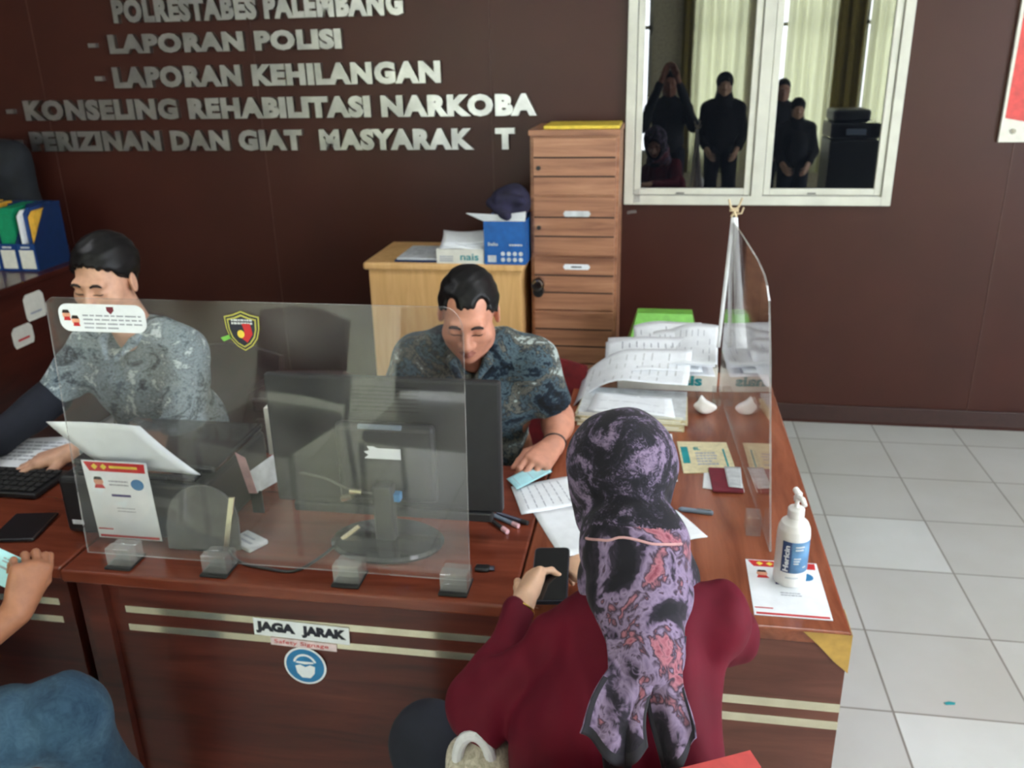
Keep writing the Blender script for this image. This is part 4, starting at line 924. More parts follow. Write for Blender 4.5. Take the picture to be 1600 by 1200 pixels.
for k, (z0, a) in enumerate(((.10, .75), (.093, .75), (.072, .7), (.066, .7), (.060, .7), (.05, 1.3))): cyl_patch(mb, A0+a, A0+a+.55-.06*k, z0, z0+.003, .0352, 6)
cyl_patch(mb, A0+.3, A0+1.1, .024, .028, .0348, 6); mb.build('printing', M['grey_print'], t)
# folder stack, carton tray with heaped papers, tissues
for i in range(5):
    dx, a = (0, -.004, .006, -.003, .002)[i], (.02, -.03, .05, -.01, .03)[i]
    lab = ('bottom yellowish folder of the stack on the return desk', 'second folder from the bottom of the desk stack', 'middle folder of the stack on the return desk', 'second folder from the top of the desk stack', 'grey-white top folder of the stack on the return desk')[i]
    t = thing('folder', lab, 'folder', (-.03+dx, -1.845, DZ+.0105*i), group='folders stacked on the return desk'); z = DZ+.0005+.0095*i; R_ = rotm(rz=a-.07)
    mb = MB(); mb.box((-.195+dx, -1.965, z), (.135+dx, -1.745, z+.0015), rot=R_); mb.box((-.195+dx, -1.965, z+.0075), (.135+dx, -1.745, z+.009), rot=R_); mb.build('cover', M['grey_print'] if i == 4 else M['cream_paper'], t)
    MB().box((-.192+dx, -1.962, z+.0015), (.128+dx, -1.75, z+.0075), rot=R_).build('pages', M['paper2'], t)
sheet_quad('paper_sheet', [(-.17, -1.955), (.10, -1.985), (.09, -1.83), (-.15, -1.80)], DZ+.0505, M['paper'], 'white sheet with a dark line on top of the folder stack', printed=2, seed=11, lift=.012)
t, mb = tray_box('tissue_box', 'low white carton tray with teal lettering under the heaped papers', -.09, .245, -1.62, -1.45, DZ+.0005, .085)
mb.build('carton', M['paper2'], t); text_into(MB(), 'nais', (.095, -1.6205, DZ+.02), (1, 0, 0), (0, 0, 1), .10, .036, bold=.04).build('lettering', M['teal'], t)
def heap(i, x0, x1, y0, y1, z, droop, label, pr=11):
    rg = random.Random(20+i); a = rg.uniform(0, 6)
    f = lambda u, v: (x0+(x1-x0)*u+.02*v*math.sin(a), y0+(y1-y0)*v-.02*u*math.sin(a), z-.008-droop*max(0, (.45-u)/.45)**1.8+.004*math.sin(a+4*u+3*v)+.045*v*v)
    o = tag(MB().grid(f, 16, 10, th=-.0009).build('paper_sheet', M['paper'], smooth=True), label, 'paper', 'printed sheets heaped on the carton tray')
    mb = MB()
    for k in range(pr):
        u0 = .10+.85*k/pr
        for s in range(4):
            if rg.random() < .3: continue
            v0 = .1+.21*s; dv = rg.uniform(.10, .19); P = [np.array(f(uu, vv))+(0, 0, .0016) for uu, vv in ((u0, v0), (u0+.012, v0), (u0+.012, v0+dv), (u0, v0+dv))]; mb.add(P, [[0, 1, 2, 3]])
    mb.build('printing', M['ink'] if i != 1 else M['grey_print'], o)
    return f, o
HL = ('lowest printed sheet of the heap, curling over the carton tray', 'long printed sheet drooping left off the paper heap', 'printed sheet with a blue-grey picture on the paper heap', 'tilted printed sheet in the middle of the paper heap', 'printed sheet peaking behind the middle of the paper heap', 'topmost printed sheet of the heap, touching the side screen')
heap(0, -.12, .232, -1.72, -1.44, DZ+.094, .01, HL[0]); heap(1, -.225, .14, -1.80, -1.60, DZ+.106, .10, HL[1])
f, o = heap(2, -.13, .19, -1.73, -1.49, DZ+.114, .03, HL[2]); P = [np.array(f(u, v))+(0, 0, .0022) for u, v in ((.42, .25), (.62, .25), (.62, .6), (.42, .6))]; MB().add(P, [[0, 1, 2, 3]]).build('picture', M['label_blue'], o)
heap(3, .0, .232, -1.70, -1.42, DZ+.121, .03, HL[3]); heap(4, -.03, .215, -1.61, -1.36, DZ+.128, .02, HL[4], 7); heap(5, .07, .236, -1.69, -1.40, DZ+.137, .02, HL[5], 7)
def tissue(c, s, label, seed):
    S = SDF(); c = np.array(c); S.ell(c+(0, 0, .022*s), (.030*s, .026*s, .021*s), k=.01); S.cap(c+(-.004, 0, .03*s), c+(-.010*s, .004, .062*s), .013*s, .004, k=.012); S.cap(c+(.008, -.008, .02), c+(.026*s, -.012, .026*s), .012*s, .006, k=.01); S.disp(wrinkle(seed, .005, 150)); S.cut(c, (0, 0, -1))
    tag(sdf_obj('crumpled_tissue', S, .0035, M['tissue'], smooth=False), label, 'tissue')
tissue((.195, -1.815, DZ+.0005), 1.0, 'crumpled white tissue left of the side screen', 31)
# ------------------------------------------------------------------ waste bin, seen between locker and side screen
t = thing('waste_bin', 'lime green swing-lid waste bin between locker and side screen', 'bin', (.07, -.58, 0))
def frustum(mb, x0, x1, y0, y1, z0, X0_, X1_, Y0_, Y1_, z1, mi=0):
    V = [(x0, y0, z0), (x1, y0, z0), (x1, y1, z0), (x0, y1, z0), (X0_, Y0_, z1), (X1_, Y0_, z1), (X1_, Y1_, z1), (X0_, Y1_, z1)]
    return mb.add(V, [[3, 2, 1, 0], [4, 5, 6, 7], [0, 1, 5, 4], [1, 2, 6, 5], [2, 3, 7, 6], [3, 0, 4, 7]], mi)
mb = MB(); frustum(mb, -.06, .20, -.70, -.46, 0, -.095, .235, -.74, -.42, .53); mb.build('body', M['green_bin'], t)
MB().box((-.105, -.75, .53), (.245, -.41, .57), r=.006).build('rim', M['green_bin'], t)
mb = MB(); frustum(mb, -.098, .238, -.742, -.418, .57, -.05, .195, -.62, -.54, .755); mb.build('hood', M['green_bin'], t)
nn = nrm((0, -.19, -.122+.0)); sl = nrm((0, .122, .185)); 
MB().prism([(-.055, .045), (.125, .045), (.115, .185), (-.035, .185)], (.05-.0, -.744, .568), (1, 0, 0), sl, .004).build('swing_flap', M['green_bin'], t)
MB().prism([(-.058, .032), (.135, .032), (.132, .045), (-.056, .045)], (.05, -.7455, .568), (1, 0, 0), sl, .005).build('flap_gap', M['green_slot'], t)

tag(MB().prism([(0, 0), (.026, .004), (.030, .014), (.012, .017), (-.004, .009)], (.938, -2.168, .0008), (1, 0, 0), (0, 1, 0), .0012).build('paper_scrap', M['teal']), 'tiny teal scrap lying on the pale floor tiles at the right', 'scrap')
# ------------------------------------------------------------------ chairs
def office_chair(loc, rz, label, group=None, mat_='leather'):
    t = thing('office_chair', label, 'chair', loc, rz, group)
    B = base_matrix(t)
    def mk(): return MB(B)
    m = mk(); m.box((-.26, -.25, .43), (.26, .25, .52), r=.04, seg=3); m.build('seat', M[mat_], t, angle=50)
    S = [(-.19, .50), (-.215, .70), (-.205, .87), (-.17, .96), (-.10, 1.0), (.10, 1.0), (.17, .96), (.205, .87), (.215, .70), (.19, .50)]
    m = mk(); m.prism(S, (0, -.225, 0), (1, 0, 0), (0, -.12, 1), .07); m.build('backrest', M[mat_], t)
    m = mk()
    for k in range(6):
        z = .55+.068*k
        for y in (-.298-.12*z*1.0+.0, ): m.box((-.165, y-.012, z), (.165, y+.012, z+.05), r=.011)
    m.build('padding_rib', M[mat_], t)
    for s in (-1, 1):
        m = mk(); m.tube([(s*.27, -.2, .5), (s*.29, -.2, .68), (s*.29, .12, .68), (s*.27, .15, .5)], .018, 10); m.build('armrest', M['black'], t)
    m = mk(); m.tube([(0, 0, .09), (0, 0, .44)], .03, 16); m.build('column', M['black'], t)
    for k in range(5):
        a = k*2*PI/5; m = mk(); m.tube([(0, 0, .1), (.28*math.cos(a), .28*math.sin(a), .07)], [.03, .018], 10); l = m.build('base_arm', M['black'], t)
        m = mk(); m.tube([(.28*math.cos(a)-.015, .28*math.sin(a), .03), (.28*math.cos(a)+.015, .28*math.sin(a), .03)], .03, 14); m.build('caster', M['black'], l)
    return t
def visitor_chair(loc, rz, label, m_, group=None):
    t = thing('visitor_chair', label, 'chair', loc, rz, group); B = base_matrix(t)
    m = MB(B); m.box((-.23, -.22, .42), (.23, .175, .48), r=.025, seg=3); m.build('seat', M[m_], t, angle=50)
    m = MB(B); m.grid(lambda u, v: (-.225+.45*u, -.235-.10*v-.03*math.sin(u*PI), .50+.34*v+.03*math.sin(u*PI)*(v > .9)), 12, 8, th=.03); m.build('backrest', M[m_], t, angle=50)
    for s in (-1, 1):
        m = MB(B); m.tube([(s*.235, .165, .0), (s*.235, .155, .43)], .012, 10); m.build('leg', M['chrome'], t)
        m = MB(B); m.tube([(s*.235, -.26, .0), (s*.235, -.22, .43), (s*.235, -.28, .62)], .012, 10); m.build('leg', M['chrome'], t)
    return t

# ------------------------------------------------------------------ people
def frame3(fx, fy, pitch=0.0, roll=0.0):
    f = nrm((fx, fy, 0)); up = np.array((0, 0, 1.0)); r = np.cross(f, up)
    f2 = f*math.cos(pitch)-up*math.sin(pitch); u2 = up*math.cos(pitch)+f*math.sin(pitch)
    r2 = r*math.cos(roll)+u2*math.sin(roll); u3 = u2*math.cos(roll)-r*math.sin(roll)
    return np.stack([r2, f2, u3], 1)
def head_sdf(S, c, R, s=1.0, neck=None):
    c = np.array(c, float); L = lambda x, y, z: c+R@(np.array((x, y, z))*s)
    S.ell(L(0, -.020, .036), np.array((.073, .092, .080))*s, R, .02)
    S.ell(L(0, .022, -.028), np.array((.060, .064, .088))*s, R, .03)
    S.ell(L(0, .034, -.078), np.array((.047, .046, .040))*s, R, .03); S.ell(L(0, .066, -.099), np.array((.019, .017, .016))*s, R, .02)
    for x in (-1, 1):
        S.ell(L(x*.043, .052, -.028), np.array((.024, .022, .022))*s, R, .03); S.ell(L(x*.052, .005, -.070), np.array((.016, .03, .026))*s, R, .03)
    S.cap(L(-.036, .076, .021), L(.036, .076, .021), .0125*s, k=.018)
    for x in (-1, 1):
        S.ell(L(x*.033, .094, -.001), np.array((.018, .014, .011))*s, R, .014, 's')
        S.ell(L(x*.032, .0715, -.002), np.array((.0165, .0135, .0115))*s, R, .006)
    S.cap(L(0, .083, .010), L(0, .102, -.030), .008*s, .0125*s, .012); S.ell(L(0, .104, -.034), np.array((.0135, .011, .010))*s, R, .008)
    for x in (-1, 1): S.ell(L(x*.014, .092, -.038), np.array((.010, .011, .009))*s, R, .008); S.ell(L(x*.007, .098, -.0455), np.array((.0045, .006, .004))*s, R, .003, 's')
    S.cap(L(-.019, .079, -.064), L(0, .089, -.061), .004*s, .0075*s, .006); S.cap(L(.019, .079, -.064), L(0, .089, -.061), .004*s, .0075*s, .006)
    S.cap(L(-.016, .077, -.073), L(0, .084, -.0745), .005*s, .009*s, .006); S.cap(L(.016, .077, -.073), L(0, .084, -.0745), .005*s, .009*s, .006)
    S.cap(L(-.024, .086, -.0675), L(.024, .086, -.0675), .0018*s, k=.004, op='s')
    for x in (-1, 1):
        E = R@rotm(rz=-x*.35, rx=-.15); S.ell(L(x*.077, -.012, -.008), np.array((.009, .019, .031))*s, E, .008); S.ell(L(x*.086, -.008, -.004), np.array((.006, .010, .018))*s, E, .006, 's')
    if neck is not None: S.cap(L(0, -.018, -.075), neck, .054*s, .060*s, .03)
    return L
def lips_mi(c, R, s=1.0):
    def f(C):
        q = (C-np.array(c))@R/s; return ((np.abs(q[:, 0]) < .023-.9*np.abs(q[:, 2]+.0675)) & (q[:, 2] < -.0555) & (q[:, 2] > -.083) & (q[:, 1] > .074)).astype(int)
    return f
def hair_sdf(c, R, s=1.0, recede=0.0, thick=.009, top=.0):
    S = SDF(); c = np.array(c, float); L = lambda x, y, z: c+R@(np.array((x, y, z))*s)
    S.ell(L(0, -.020, .036+top), (np.array((.073, .092, .080))+thick)*s, R, .02); S.ell(L(0, .0, -.0), (np.array((.066, .078, .09))+thick*.6)*s, R, .02)
    def line(p):
        q = (p-c)@R/s; x, y, z = q.T
        lim = np.where(y > -.005, .0+(y+.005)*.95, (y+.005)*1.0); side = np.abs(x); lim = lim+.0035*np.sin(x*420)+.003*np.sin(x*260+y*90+1)
        return (lim-z)*.7
    S.fn(line, 'i', .006)
    if recede:
        for x in (-1, 1): S.ell(L(x*.046, .085, .072), np.array((.024, .05, .035))*s, R, .008, 's')
    for x in (-1, 1): S.ell(L(x*.082, -.010, -.012), np.array((.02, .021, .034))*s, R, .004, 's')
    S.disp(wrinkle(77, .0022, 170, (1, .35, 1))); return S
def face_bits(S, c, R, s, owner, brow_m='brow', lash_open=.0):
    c = np.array(c, float); L = lambda x, y, z: c+R@(np.array((x, y, z))*s)
    for x in (-1, 1):
        P = S.snap(np.array([L(x*a, .09, b) for a, b in ((.014, .019), (.024, .024), (.036, .025), (.046, .021), (.052, .016))]))
        MB().tube(P, [.0032, .0045, .0046, .0036, .0016], 8).build('eyebrow', M[brow_m], owner)
        P = S.snap(np.array([L(x*a, .09, b) for a, b in ((.018, -.006), (.025, -.0075), (.032, -.008), (.040, -.007), (.047, -.004))]))
        MB().tube(P, [.0009, .0018, .0020, .0018, .0010], 8).build('eyelashes', M['brow'], owner)
def hand_sdf(S, W, f, n, side, curl, thumb=((.5, .65, -.35), (.75, .25, -.5)), sc=1.0, spread=.05, k=.004):
    W = np.array(W, float); f = nrm(f); n = nrm(np.array(n)-f*np.dot(n, f)); s = np.cross(n, f)*side; tips = []
    lens = [(.041, .026, .021), (.045, .029, .022), (.042, .027, .021), (.033, .020, .018)]; rad = [.0095, .0097, .0092, .008]
    for i in range(4):
        off = s*(.029-.0195*i)*sc; K = W+f*(.088, .092, .087, .078)[i]*sc+off-n*(.000, -.002, .0, .003)[i]
        S.cap(W+off*.55+f*.006, K, .0165*sc, .0125*sc, .014)
        a = 0.0; p = K; sp = s*spread*(1.5-i)
        for j in range(3):
            a += curl[i][j]; d = nrm((f+sp)*math.cos(a)-n*math.sin(a)); q = p+d*lens[i][j]*sc
            S.cap(p, q, rad[i]*(1-.10*j)*sc, rad[i]*(1-.10*(j+1))*sc, k); p = q
        tips.append(p)
    p = W+f*.020*sc+s*.022*sc-n*.006*sc; T = [p]
    for j, (d, l) in enumerate(zip((thumb[0], thumb[1], thumb[1]), (.046, .034, .027))):
        dd = nrm(f*d[0]+s*d[1]+n*d[2]); q = p+dd*l*sc; S.cap(p, q, (.0155, .0118, .0105)[j]*sc, (.0118, .0105, .0088)[j]*sc, .010 if j == 0 else .005); p = q; T.append(p)
    S.cap(W+f*.03*sc-s*.016*sc-n*.006*sc, W+f*.06*sc-s*.02*sc-n*.006*sc, .014*sc, .012*sc, .014)
    return tips, T
def limb(S, pts, rad, k=.025): return S.chain([np.array(p, float) for p in pts], rad, k)

# ---- older man at the middle desk, bent over the papers
P = thing('person', 'man with receding black hair in teal patterned shirt bent over papers at the desk', 'person', (-.49, -1.95, 0))
R = frame3(.12, -1, .40, .03); HC2 = np.array((-.470, -2.235, 1.205)); nb = np.array((-.482, -2.125, 1.06))
SH = SDF(); head_sdf(SH, HC2, R, 1.0, nb)
SA = SDF(); E = np.array((-.248, -2.05, .835)); Wr = np.array((-.243, -2.205, .812))
limb(SA, [(-.325, -2.10, 1.02), E, E+(.004, -.045, -.006), Wr], [.046, .042, .043, .027]); SA.ell(Wr+(0, 0, 0), (.026, .026, .022), k=.02)
hand_sdf(SA, Wr+(-.004, -.012, .002), (-.35, -.92, -.12), (.30, -.10, .95), -1, [(.55, .85, .5), (.7, .95, .6), (.85, 1.0, .6), (.9, 1.0, .7)], ((.55, .62, -.40), (.9, .05, -.35)))
SA2 = SDF(); E2 = np.array((-.74, -2.14, .83)); W2 = np.array((-.60, -2.33, .800))
limb(SA2, [(-.655, -2.10, 1.02), E2, W2], [.046, .042, .027]); hand_sdf(SA2, W2+(.008, -.008, 0), (.75, -.62, -.05), (0, 0, 1), 1, [(.25, .4, .2)]*4)
ST = SDF(); ST.ell((-.485, -2.06, .88), (.165, .10, .17)).ell((-.485, -1.98, .66), (.15, .11, .2)).cap((-.63, -2.1, 1.0), (-.35, -2.1, 1.0), .045)
body = sdf_obj('body', [SH, SA, SA2, ST], [.0038, .0032, .005, .012], [M['skin_a'], M['lip']], P, mi=lips_mi(HC2, R))
face_bits(SH, HC2, R, 1.0, body)
sdf_obj('hair', hair_sdf(HC2, R, 1.0, recede=1), .004, M['hair'], P)
S = SDF(); S.ell((-.485, -1.94, .54), (.19, .14, .13), k=.06).ell((-.487, -2.0, .72), (.188, .135, .20), k=.06).ell((-.488, -2.075, .92), (.195, .125, .16), k=.06).cap((-.655, -2.10, 1.03), (-.325, -2.10, 1.03), .068, k=.05).cap((-.56, -2.115, 1.075), (-.405, -2.115, 1.075), .055, k=.05)
S.cap((-.325, -2.10, 1.025), (-.252, -2.052, .845), .070, .066, .04).cap((-.655, -2.10, 1.025), (-.735, -2.135, .85), .070, .066, .04)
S.disp(wrinkle(11, .007, 26)).disp(wrinkle(12, .003, 60))
d = nrm(np.array((-.252, -2.052, .845))-np.array((-.325, -2.10, 1.025))); pc = np.array((-.325, -2.10, 1.025))+d*.165
S.fn(lambda p: np.where((p[:, 0] > -.345) & (p[:, 2] < .96), (p-pc)@d, -.5), 'i', .003)
d2 = nrm(E2-np.array((-.655, -2.10, 1.02))); pc2 = np.array((-.655, -2.10, 1.02))+d2*.17
S.fn(lambda p: np.where((p[:, 0] < -.64) & (p[:, 2] < .96), (p-pc2)@d2, -.5), 'i', .003)
S.cap(nb+(0, -.03, .075), nb+(0, .01, -.01), .062, .058, .008, 's'); S.ell(nb+(0, -.075, -.02), (.032, .05, .085), k=.01, op='s')
shirt = sdf_obj('shirt', S, .0065, M['batik_teal'], P)
S = SDF()
for x in (-1, 1): S.cap(nb+(x*.058, .005, .045), nb+(x*.052, -.075, -.005), .010, .013, .01); S.cap(nb+(x*.052, -.075, -.005), nb+(x*.016, -.105, -.065), .014, .008, .01)
S.cap(nb+(-.058, .005, .045), nb+(0, .05, .05), .010, k=.01).cap(nb+(.058, .005, .045), nb+(0, .05, .05), .010, k=.01)
sdf_obj('collar', S, .004, M['batik_teal'], shirt)
S = SDF(); limb(S, [(-.40, -1.95, .52), (-.36, -2.22, .52), (-.36, -2.15, .08)], [.085, .065, .05]); limb(S, [(-.57, -1.95, .52), (-.6, -2.22, .52), (-.6, -2.15, .08)], [.085, .065, .05]); S.ell((-.36, -2.19, .05), (.045, .11, .045)).ell((-.6, -2.19, .05), (.045, .11, .045))
sdf_obj('trousers', S, .012, M['dark_trousers'], P)
wd = nrm(Wr-E); rr = np.cross(wd, (0, 0, 1.0)); rr = nrm(rr); uu = np.cross(rr, wd); wc = Wr-wd*.014
MB().tube([wc+(rr*math.cos(a)*.0305+uu*math.sin(a)*.0275) for a in np.linspace(0, 2*PI, 28)], .0052, 8).build('watch_strap', M['watch'], P)
# his red chair and the empty maroon chair
visitor_chair((-.42, -1.93, 0), PI, 'dark red chair the older man sits on, behind the desk', 'red_uph')
visitor_chair((-1.54, -1.93, 0), PI, 'dark chair the young man sits on at the left', 'leather')
office_chair((-1.00, -1.83, 0), .1, 'empty maroon ribbed office chair behind the monitor', mat_='leather')
visitor_chair((-.86, -4.45, 0), 0.1, 'maroon ribbed chair mirrored in the acrylic screen over the monitor', 'leather')
visitor_chair((-1.52, -4.35, 0), 0.25, 'dark chair mirrored in the acrylic screen left of the shield emblem', 'leather')

# ---- young man at the left desk
P = thing('person', 'young man with black swept hair in grey patterned shirt, face half behind the sticker', 'person', (-1.55, -1.98, 0))
R = frame3(-.02, -1, .20, .03); HC1 = np.array((-1.556, -2.20, 1.268)); nb = np.array((-1.532, -2.135, 1.085))
SH = SDF(); head_sdf(SH, HC1, R, 1.03, nb)
SA = SDF(); E = np.array((-1.36, -2.24, .80)); Wr = np.array((-1.615, -2.40, .808))
limb(SA, [(-1.39, -2.13, 1.03), E, Wr], [.046, .042, .028]); hand_sdf(SA, Wr+(-.012, -.008, 0), (-.80, -.58, -.10), (-.05, -.1, 1), 1, [(.20, .35, .3), (.22, .4, .3), (.25, .45, .3), (.3, .5, .3)], ((.7, .6, -.25), (.9, .3, -.2)))
SA2 = SDF(); E2 = np.array((-1.85, -2.19, .86)); W2 = np.array((-1.875, -2.42, .825))
limb(SA2, [(-1.72, -2.08, 1.02), E2, W2], [.046, .042, .028]); hand_sdf(SA2, W2+(0, -.012, 0), (.1, -.98, -.15), (0, 0, 1), -1, [(.25, .45, .3)]*4)
ST = SDF(); ST.ell((-1.55, -2.07, .88), (.165, .10, .17)).ell((-1.55, -2.0, .66), (.15, .11, .2)).cap((-1.69, -2.09, 1.0), (-1.41, -2.12, 1.0), .045)
body = sdf_obj('body', [SH, SA, SA2, ST], [.0038, .0032, .005, .012], [M['skin_b'], M['lip']], P, mi=lips_mi(HC1, R, 1.03))
face_bits(SH, HC1, R, 1.03, body)
sdf_obj('hair', hair_sdf(HC1, R, 1.03, thick=.012, top=.006), .004, M['hair'], P)
S = SDF(); S.ell((-1.55, -1.95, .54), (.19, .15, .13), k=.06).ell((-1.55, -2.0, .72), (.19, .14, .20), k=.06).ell((-1.55, -2.075, .93), (.195, .13, .16), k=.06).cap((-1.71, -2.08, 1.03), (-1.40, -2.125, 1.035), .066, k=.05).cap((-1.60, -2.11, 1.085), (-1.46, -2.13, 1.085), .052, k=.05)
S.cap((-1.39, -2.13, 1.03), E, .072, .064, .04).cap(E, Wr+(.03, .02, 0), .062, .042, .03).cap((-1.72, -2.08, 1.02), E2+(.02, 0, .02), .070, .060, .04)
S.disp(wrinkle(21, .008, 24)).disp(wrinkle(22, .003, 60)); S.fn(lambda p: np.where(p[:, 0] < -1.5, (p-(Wr+(.005, .004, 0)))@nrm((-.85, -.5, 0)), -.5)*np.where(p[:, 2] < .87, 1, 0)-np.where(p[:, 2] < .87, 0, .5), 'i', .003)
S.cap(nb+(-.02, -.035, .075), nb+(0, .01, -.01), .060, .056, .008, 's'); S.ell(nb+(-.03, -.075, -.02), (.03, .05, .07), k=.01, op='s')
shirt = sdf_obj('shirt', S, .0065, M['batik_grey'], P)
S = SDF(); S.cap(E2+(.02, 0, .02), W2+(-.002, .03, 0), .060, .048, .03); S.disp(wrinkle(23, .004, 50)); sdf_obj('forearm_sleeve', S, .006, M['dark_trousers'], shirt, label='black lower sleeve')
S = SDF()
for x in (-1, 1): S.cap(nb+(x*.057, .005, .04), nb+(x*.05-.02, -.07, -.005), .010, .013, .01); S.cap(nb+(x*.05-.02, -.07, -.005), nb+(x*.014-.03, -.105, -.05), .014, .008, .01)
S.cap(nb+(-.057, .005, .04), nb+(0, .05, .045), .010, k=.01).cap(nb+(.057, .005, .04), nb+(0, .05, .045), .010, k=.01)
sdf_obj('collar', S, .004, M['batik_grey'], shirt)
S = SDF(); limb(S, [(-1.46, -1.95, .53), (-1.45, -2.22, .53), (-1.45, -2.15, .08)], [.085, .065, .05]); limb(S, [(-1.63, -1.95, .53), (-1.68, -2.2, .53), (-1.7, -2.15, .08)], [.085, .065, .05]); S.ell((-1.45, -2.19, .05), (.045, .11, .045)).ell((-1.7, -2.19, .05), (.045, .11, .045))
sdf_obj('trousers', S, .012, M['dark_trousers'], P)

# ---- woman in front of the desk, seen from behind
P = thing('person', 'woman in maroon blouse and printed headscarf seen from behind, holding a phone', 'person', (0, -3.42, 0))
R = frame3(-.12, 1, .50, .0); HCW = np.array((-.020, -3.085, 1.160)); nb = np.array((.012, -3.19, 1.02))
SH = SDF(); head_sdf(SH, HCW, R, .95, nb)
SL, EL, WL = np.array((-.118, -3.19, .885)), np.array((-.246, -3.215, .760)), np.array((-.208, -3.035, .848))
SR, ER, WR = np.array((.140, -3.18, .955)), np.array((.182, -3.03, .815)), np.array((-.035, -2.905, .845))
SA = SDF(); limb(SA, [SL, EL, WL], [.04, .036, .024]); fl = nrm((.10, .98, .10)); nl = nrm((-.80, -.05, .55))
hand_sdf(SA, WL+(0, .008, .002), fl, nl, 1, [(.75, .9, .5), (.75, .95, .5), (.75, .95, .5), (.75, .9, .5)], ((.80, .42, .10), (.9, .30, .15)), .95)
SA2 = SDF(); limb(SA2, [SR, ER, WR], [.04, .036, .024]); hand_sdf(SA2, WR+(-.008, .004, .002), (-.86, .42, .02), (.1, -.1, 1), 1, [(.35, .7, .5), (.6, .9, .6), (.7, .95, .6), (.75, .95, .6)], ((.75, .45, .10), (.95, -.25, .05)), .95)
ST = SDF(); ST.ell((.01, -3.20, .88), (.12, .075, .13)).ell((0, -3.28, .70), (.13, .09, .2)).cap(SL, SR, .03)
body = sdf_obj('body', [SH, SA, SA2, ST], [.0045, .0030, .0030, .012], [M['skin_d'], M['lip']], P, mi=lips_mi(HCW, R, .95))
face_bits(SH, HCW, R, .95, body)
S = SDF(); S.ell((.012, -3.20, .885), (.150, .105, .14), k=.06).ell((-.012, -3.275, .74), (.182, .112, .19), k=.07).ell((-.02, -3.275, .57), (.18, .125, .16), k=.07).cap(SL, SR, .054, k=.04).cap(SL+(.07, 0, .03), SR+(-.07, 0, .02), .05, k=.04)
S.cap(SL, EL, .055, .058, .03).cap(EL, WL-(WL-EL)*.10, .060, .036, .03).cap(SR, ER, .058, .054, .03).cap(ER, WR-(WR-ER)*.08, .054, .036, .03)
S.disp(wrinkle(31, .010, 24, (1.4, 1, .6))).disp(wrinkle(32, .006, 52, (1.5, 1, .5))).disp(wrinkle(33, .0025, 110, (1, 1, .6))); S.cap(nb+(0, .02, .08), nb, .056, .052, .01, 's')
sdf_obj('blouse', S, .0065, M['maroon_blouse'], P)
# scarf
def L(x, y, z): return HCW+R@np.array((x, y, z))
HJ = SDF(); HJ.ell(L(0, -.018, .028), (.094, .110, .100), R, .02); HJ.ell(L(0, .02, -.05), (.080, .085, .09), R, .03)
HJ.ell((.006, -3.18, 1.088), (.094, .088, .096), k=.014); HJ.ell((.018, -3.235, 1.035), (.086, .074, .072), k=.014); HJ.cap((.022, -3.25, 1.02), (.034, -3.325, .985), .074, .058, .02); HJ.cap((-.03, -3.15, 1.0), (.06, -3.15, 1.01), .060, k=.03)
HJ.ell(L(0, .105, -.015), (.056, .07, .082), R, .01, 's')
HJ.disp(wrinkle(41, .004, 34, (1.2, 1.2, .5))).disp(wrinkle(42, .0018, 85))
cr = R.T; 
def hj_mi(C):
    q = (C-HCW)@R; z = q[:, 2]; y = q[:, 1]
    up = (C[:, 2]-1.115)+(C[:, 1]+3.20)*.55 > .02
    rim = y > .072
    return np.where(rim, 2, np.where(up, 1, 0))
scarf = sdf_obj('headscarf', HJ, .0045, [M['hijab'], M['hijab_dark'], M['hem']], P, mi=hj_mi)
a = np.linspace(-1.25, 1.2, 24); pts = np.array([(.012+.1*math.sin(t), -3.185-.12*math.cos(t), 1.105+.062*math.cos(t)) for t in a])
MB().tube(HJ.snap(pts), .0022, 6).build('scarf_edge', M['seam_pink'], scarf)
def tail(q, bend, seed):
    q = [np.array((x, 0, z)) for x, z in q]
    def f(u, v):
        p = (q[0]*(1-u)+q[1]*u)*(1-v)+(q[3]*(1-u)+q[2]*u)*v
        y = -3.338-.100*v*(1-.15*v)-.008*math.sin(u*8+seed+2*v)*(.3+.7*v)-.010*math.sin(u*PI)*(1-v)+bend*u
        return (p[0]+.006*math.sin(v*6+seed), y, p[2])
    return f
for k, (q, b, sd_) in enumerate((([(-.030, 1.02), (.045, 1.03), (.040, .888), (-.020, .818)], .0, .4), ([(.0, 1.03), (.05, 1.03), (.012, .842), (-.066, .905)], -.008, 1.3), ([(.025, 1.03), (.086, 1.022), (.106, .905), (.062, .812)], .012, 2.2))):
    hem = lambda u, v: 1 if (v > .91 or (u < .12 and v > .4) or (u > .91 and v > .5)) else 0
    MB().grid(tail(q, b, sd_), 26, 30, mi=hem, th=.003).build('scarf_tail', [M['hijab'], M['hem']], scarf, smooth=True)
MB().tube([(.070, -3.432, .815), (.078, -3.435, .806), (.084, -3.432, .812)], .004, 8).build('scarf_pin', M['gold'], scarf, label='gold pin')
wd = nrm(WL-EL); r1 = nrm(np.cross(wd, (0, 0, 1.0))); u1 = np.cross(r1, wd); wc = WL-wd*.008
MB().tube([wc+(r1*math.cos(t)*.0265+u1*math.sin(t)*.0265) for t in np.linspace(0, 2*PI, 28)], .0022, 6).build('bracelet', M['gold'], P)
S = SDF(); limb(S, [(-.09, -3.38, .52), (-.40, -3.09, .545), (-.44, -3.05, .09)], [.095, .072, .05], .03); limb(S, [(.06, -3.36, .50), (-.20, -3.06, .50), (-.22, -3.05, .09)], [.095, .070, .05], .03); S.ell((-.47, -3.02, .05), (.05, .09, .045)).ell((-.23, -3.02, .05), (.045, .09, .045)); S.disp(wrinkle(51, .004, 30))
sdf_obj('trousers', S, .010, M['dark_trousers'], P)
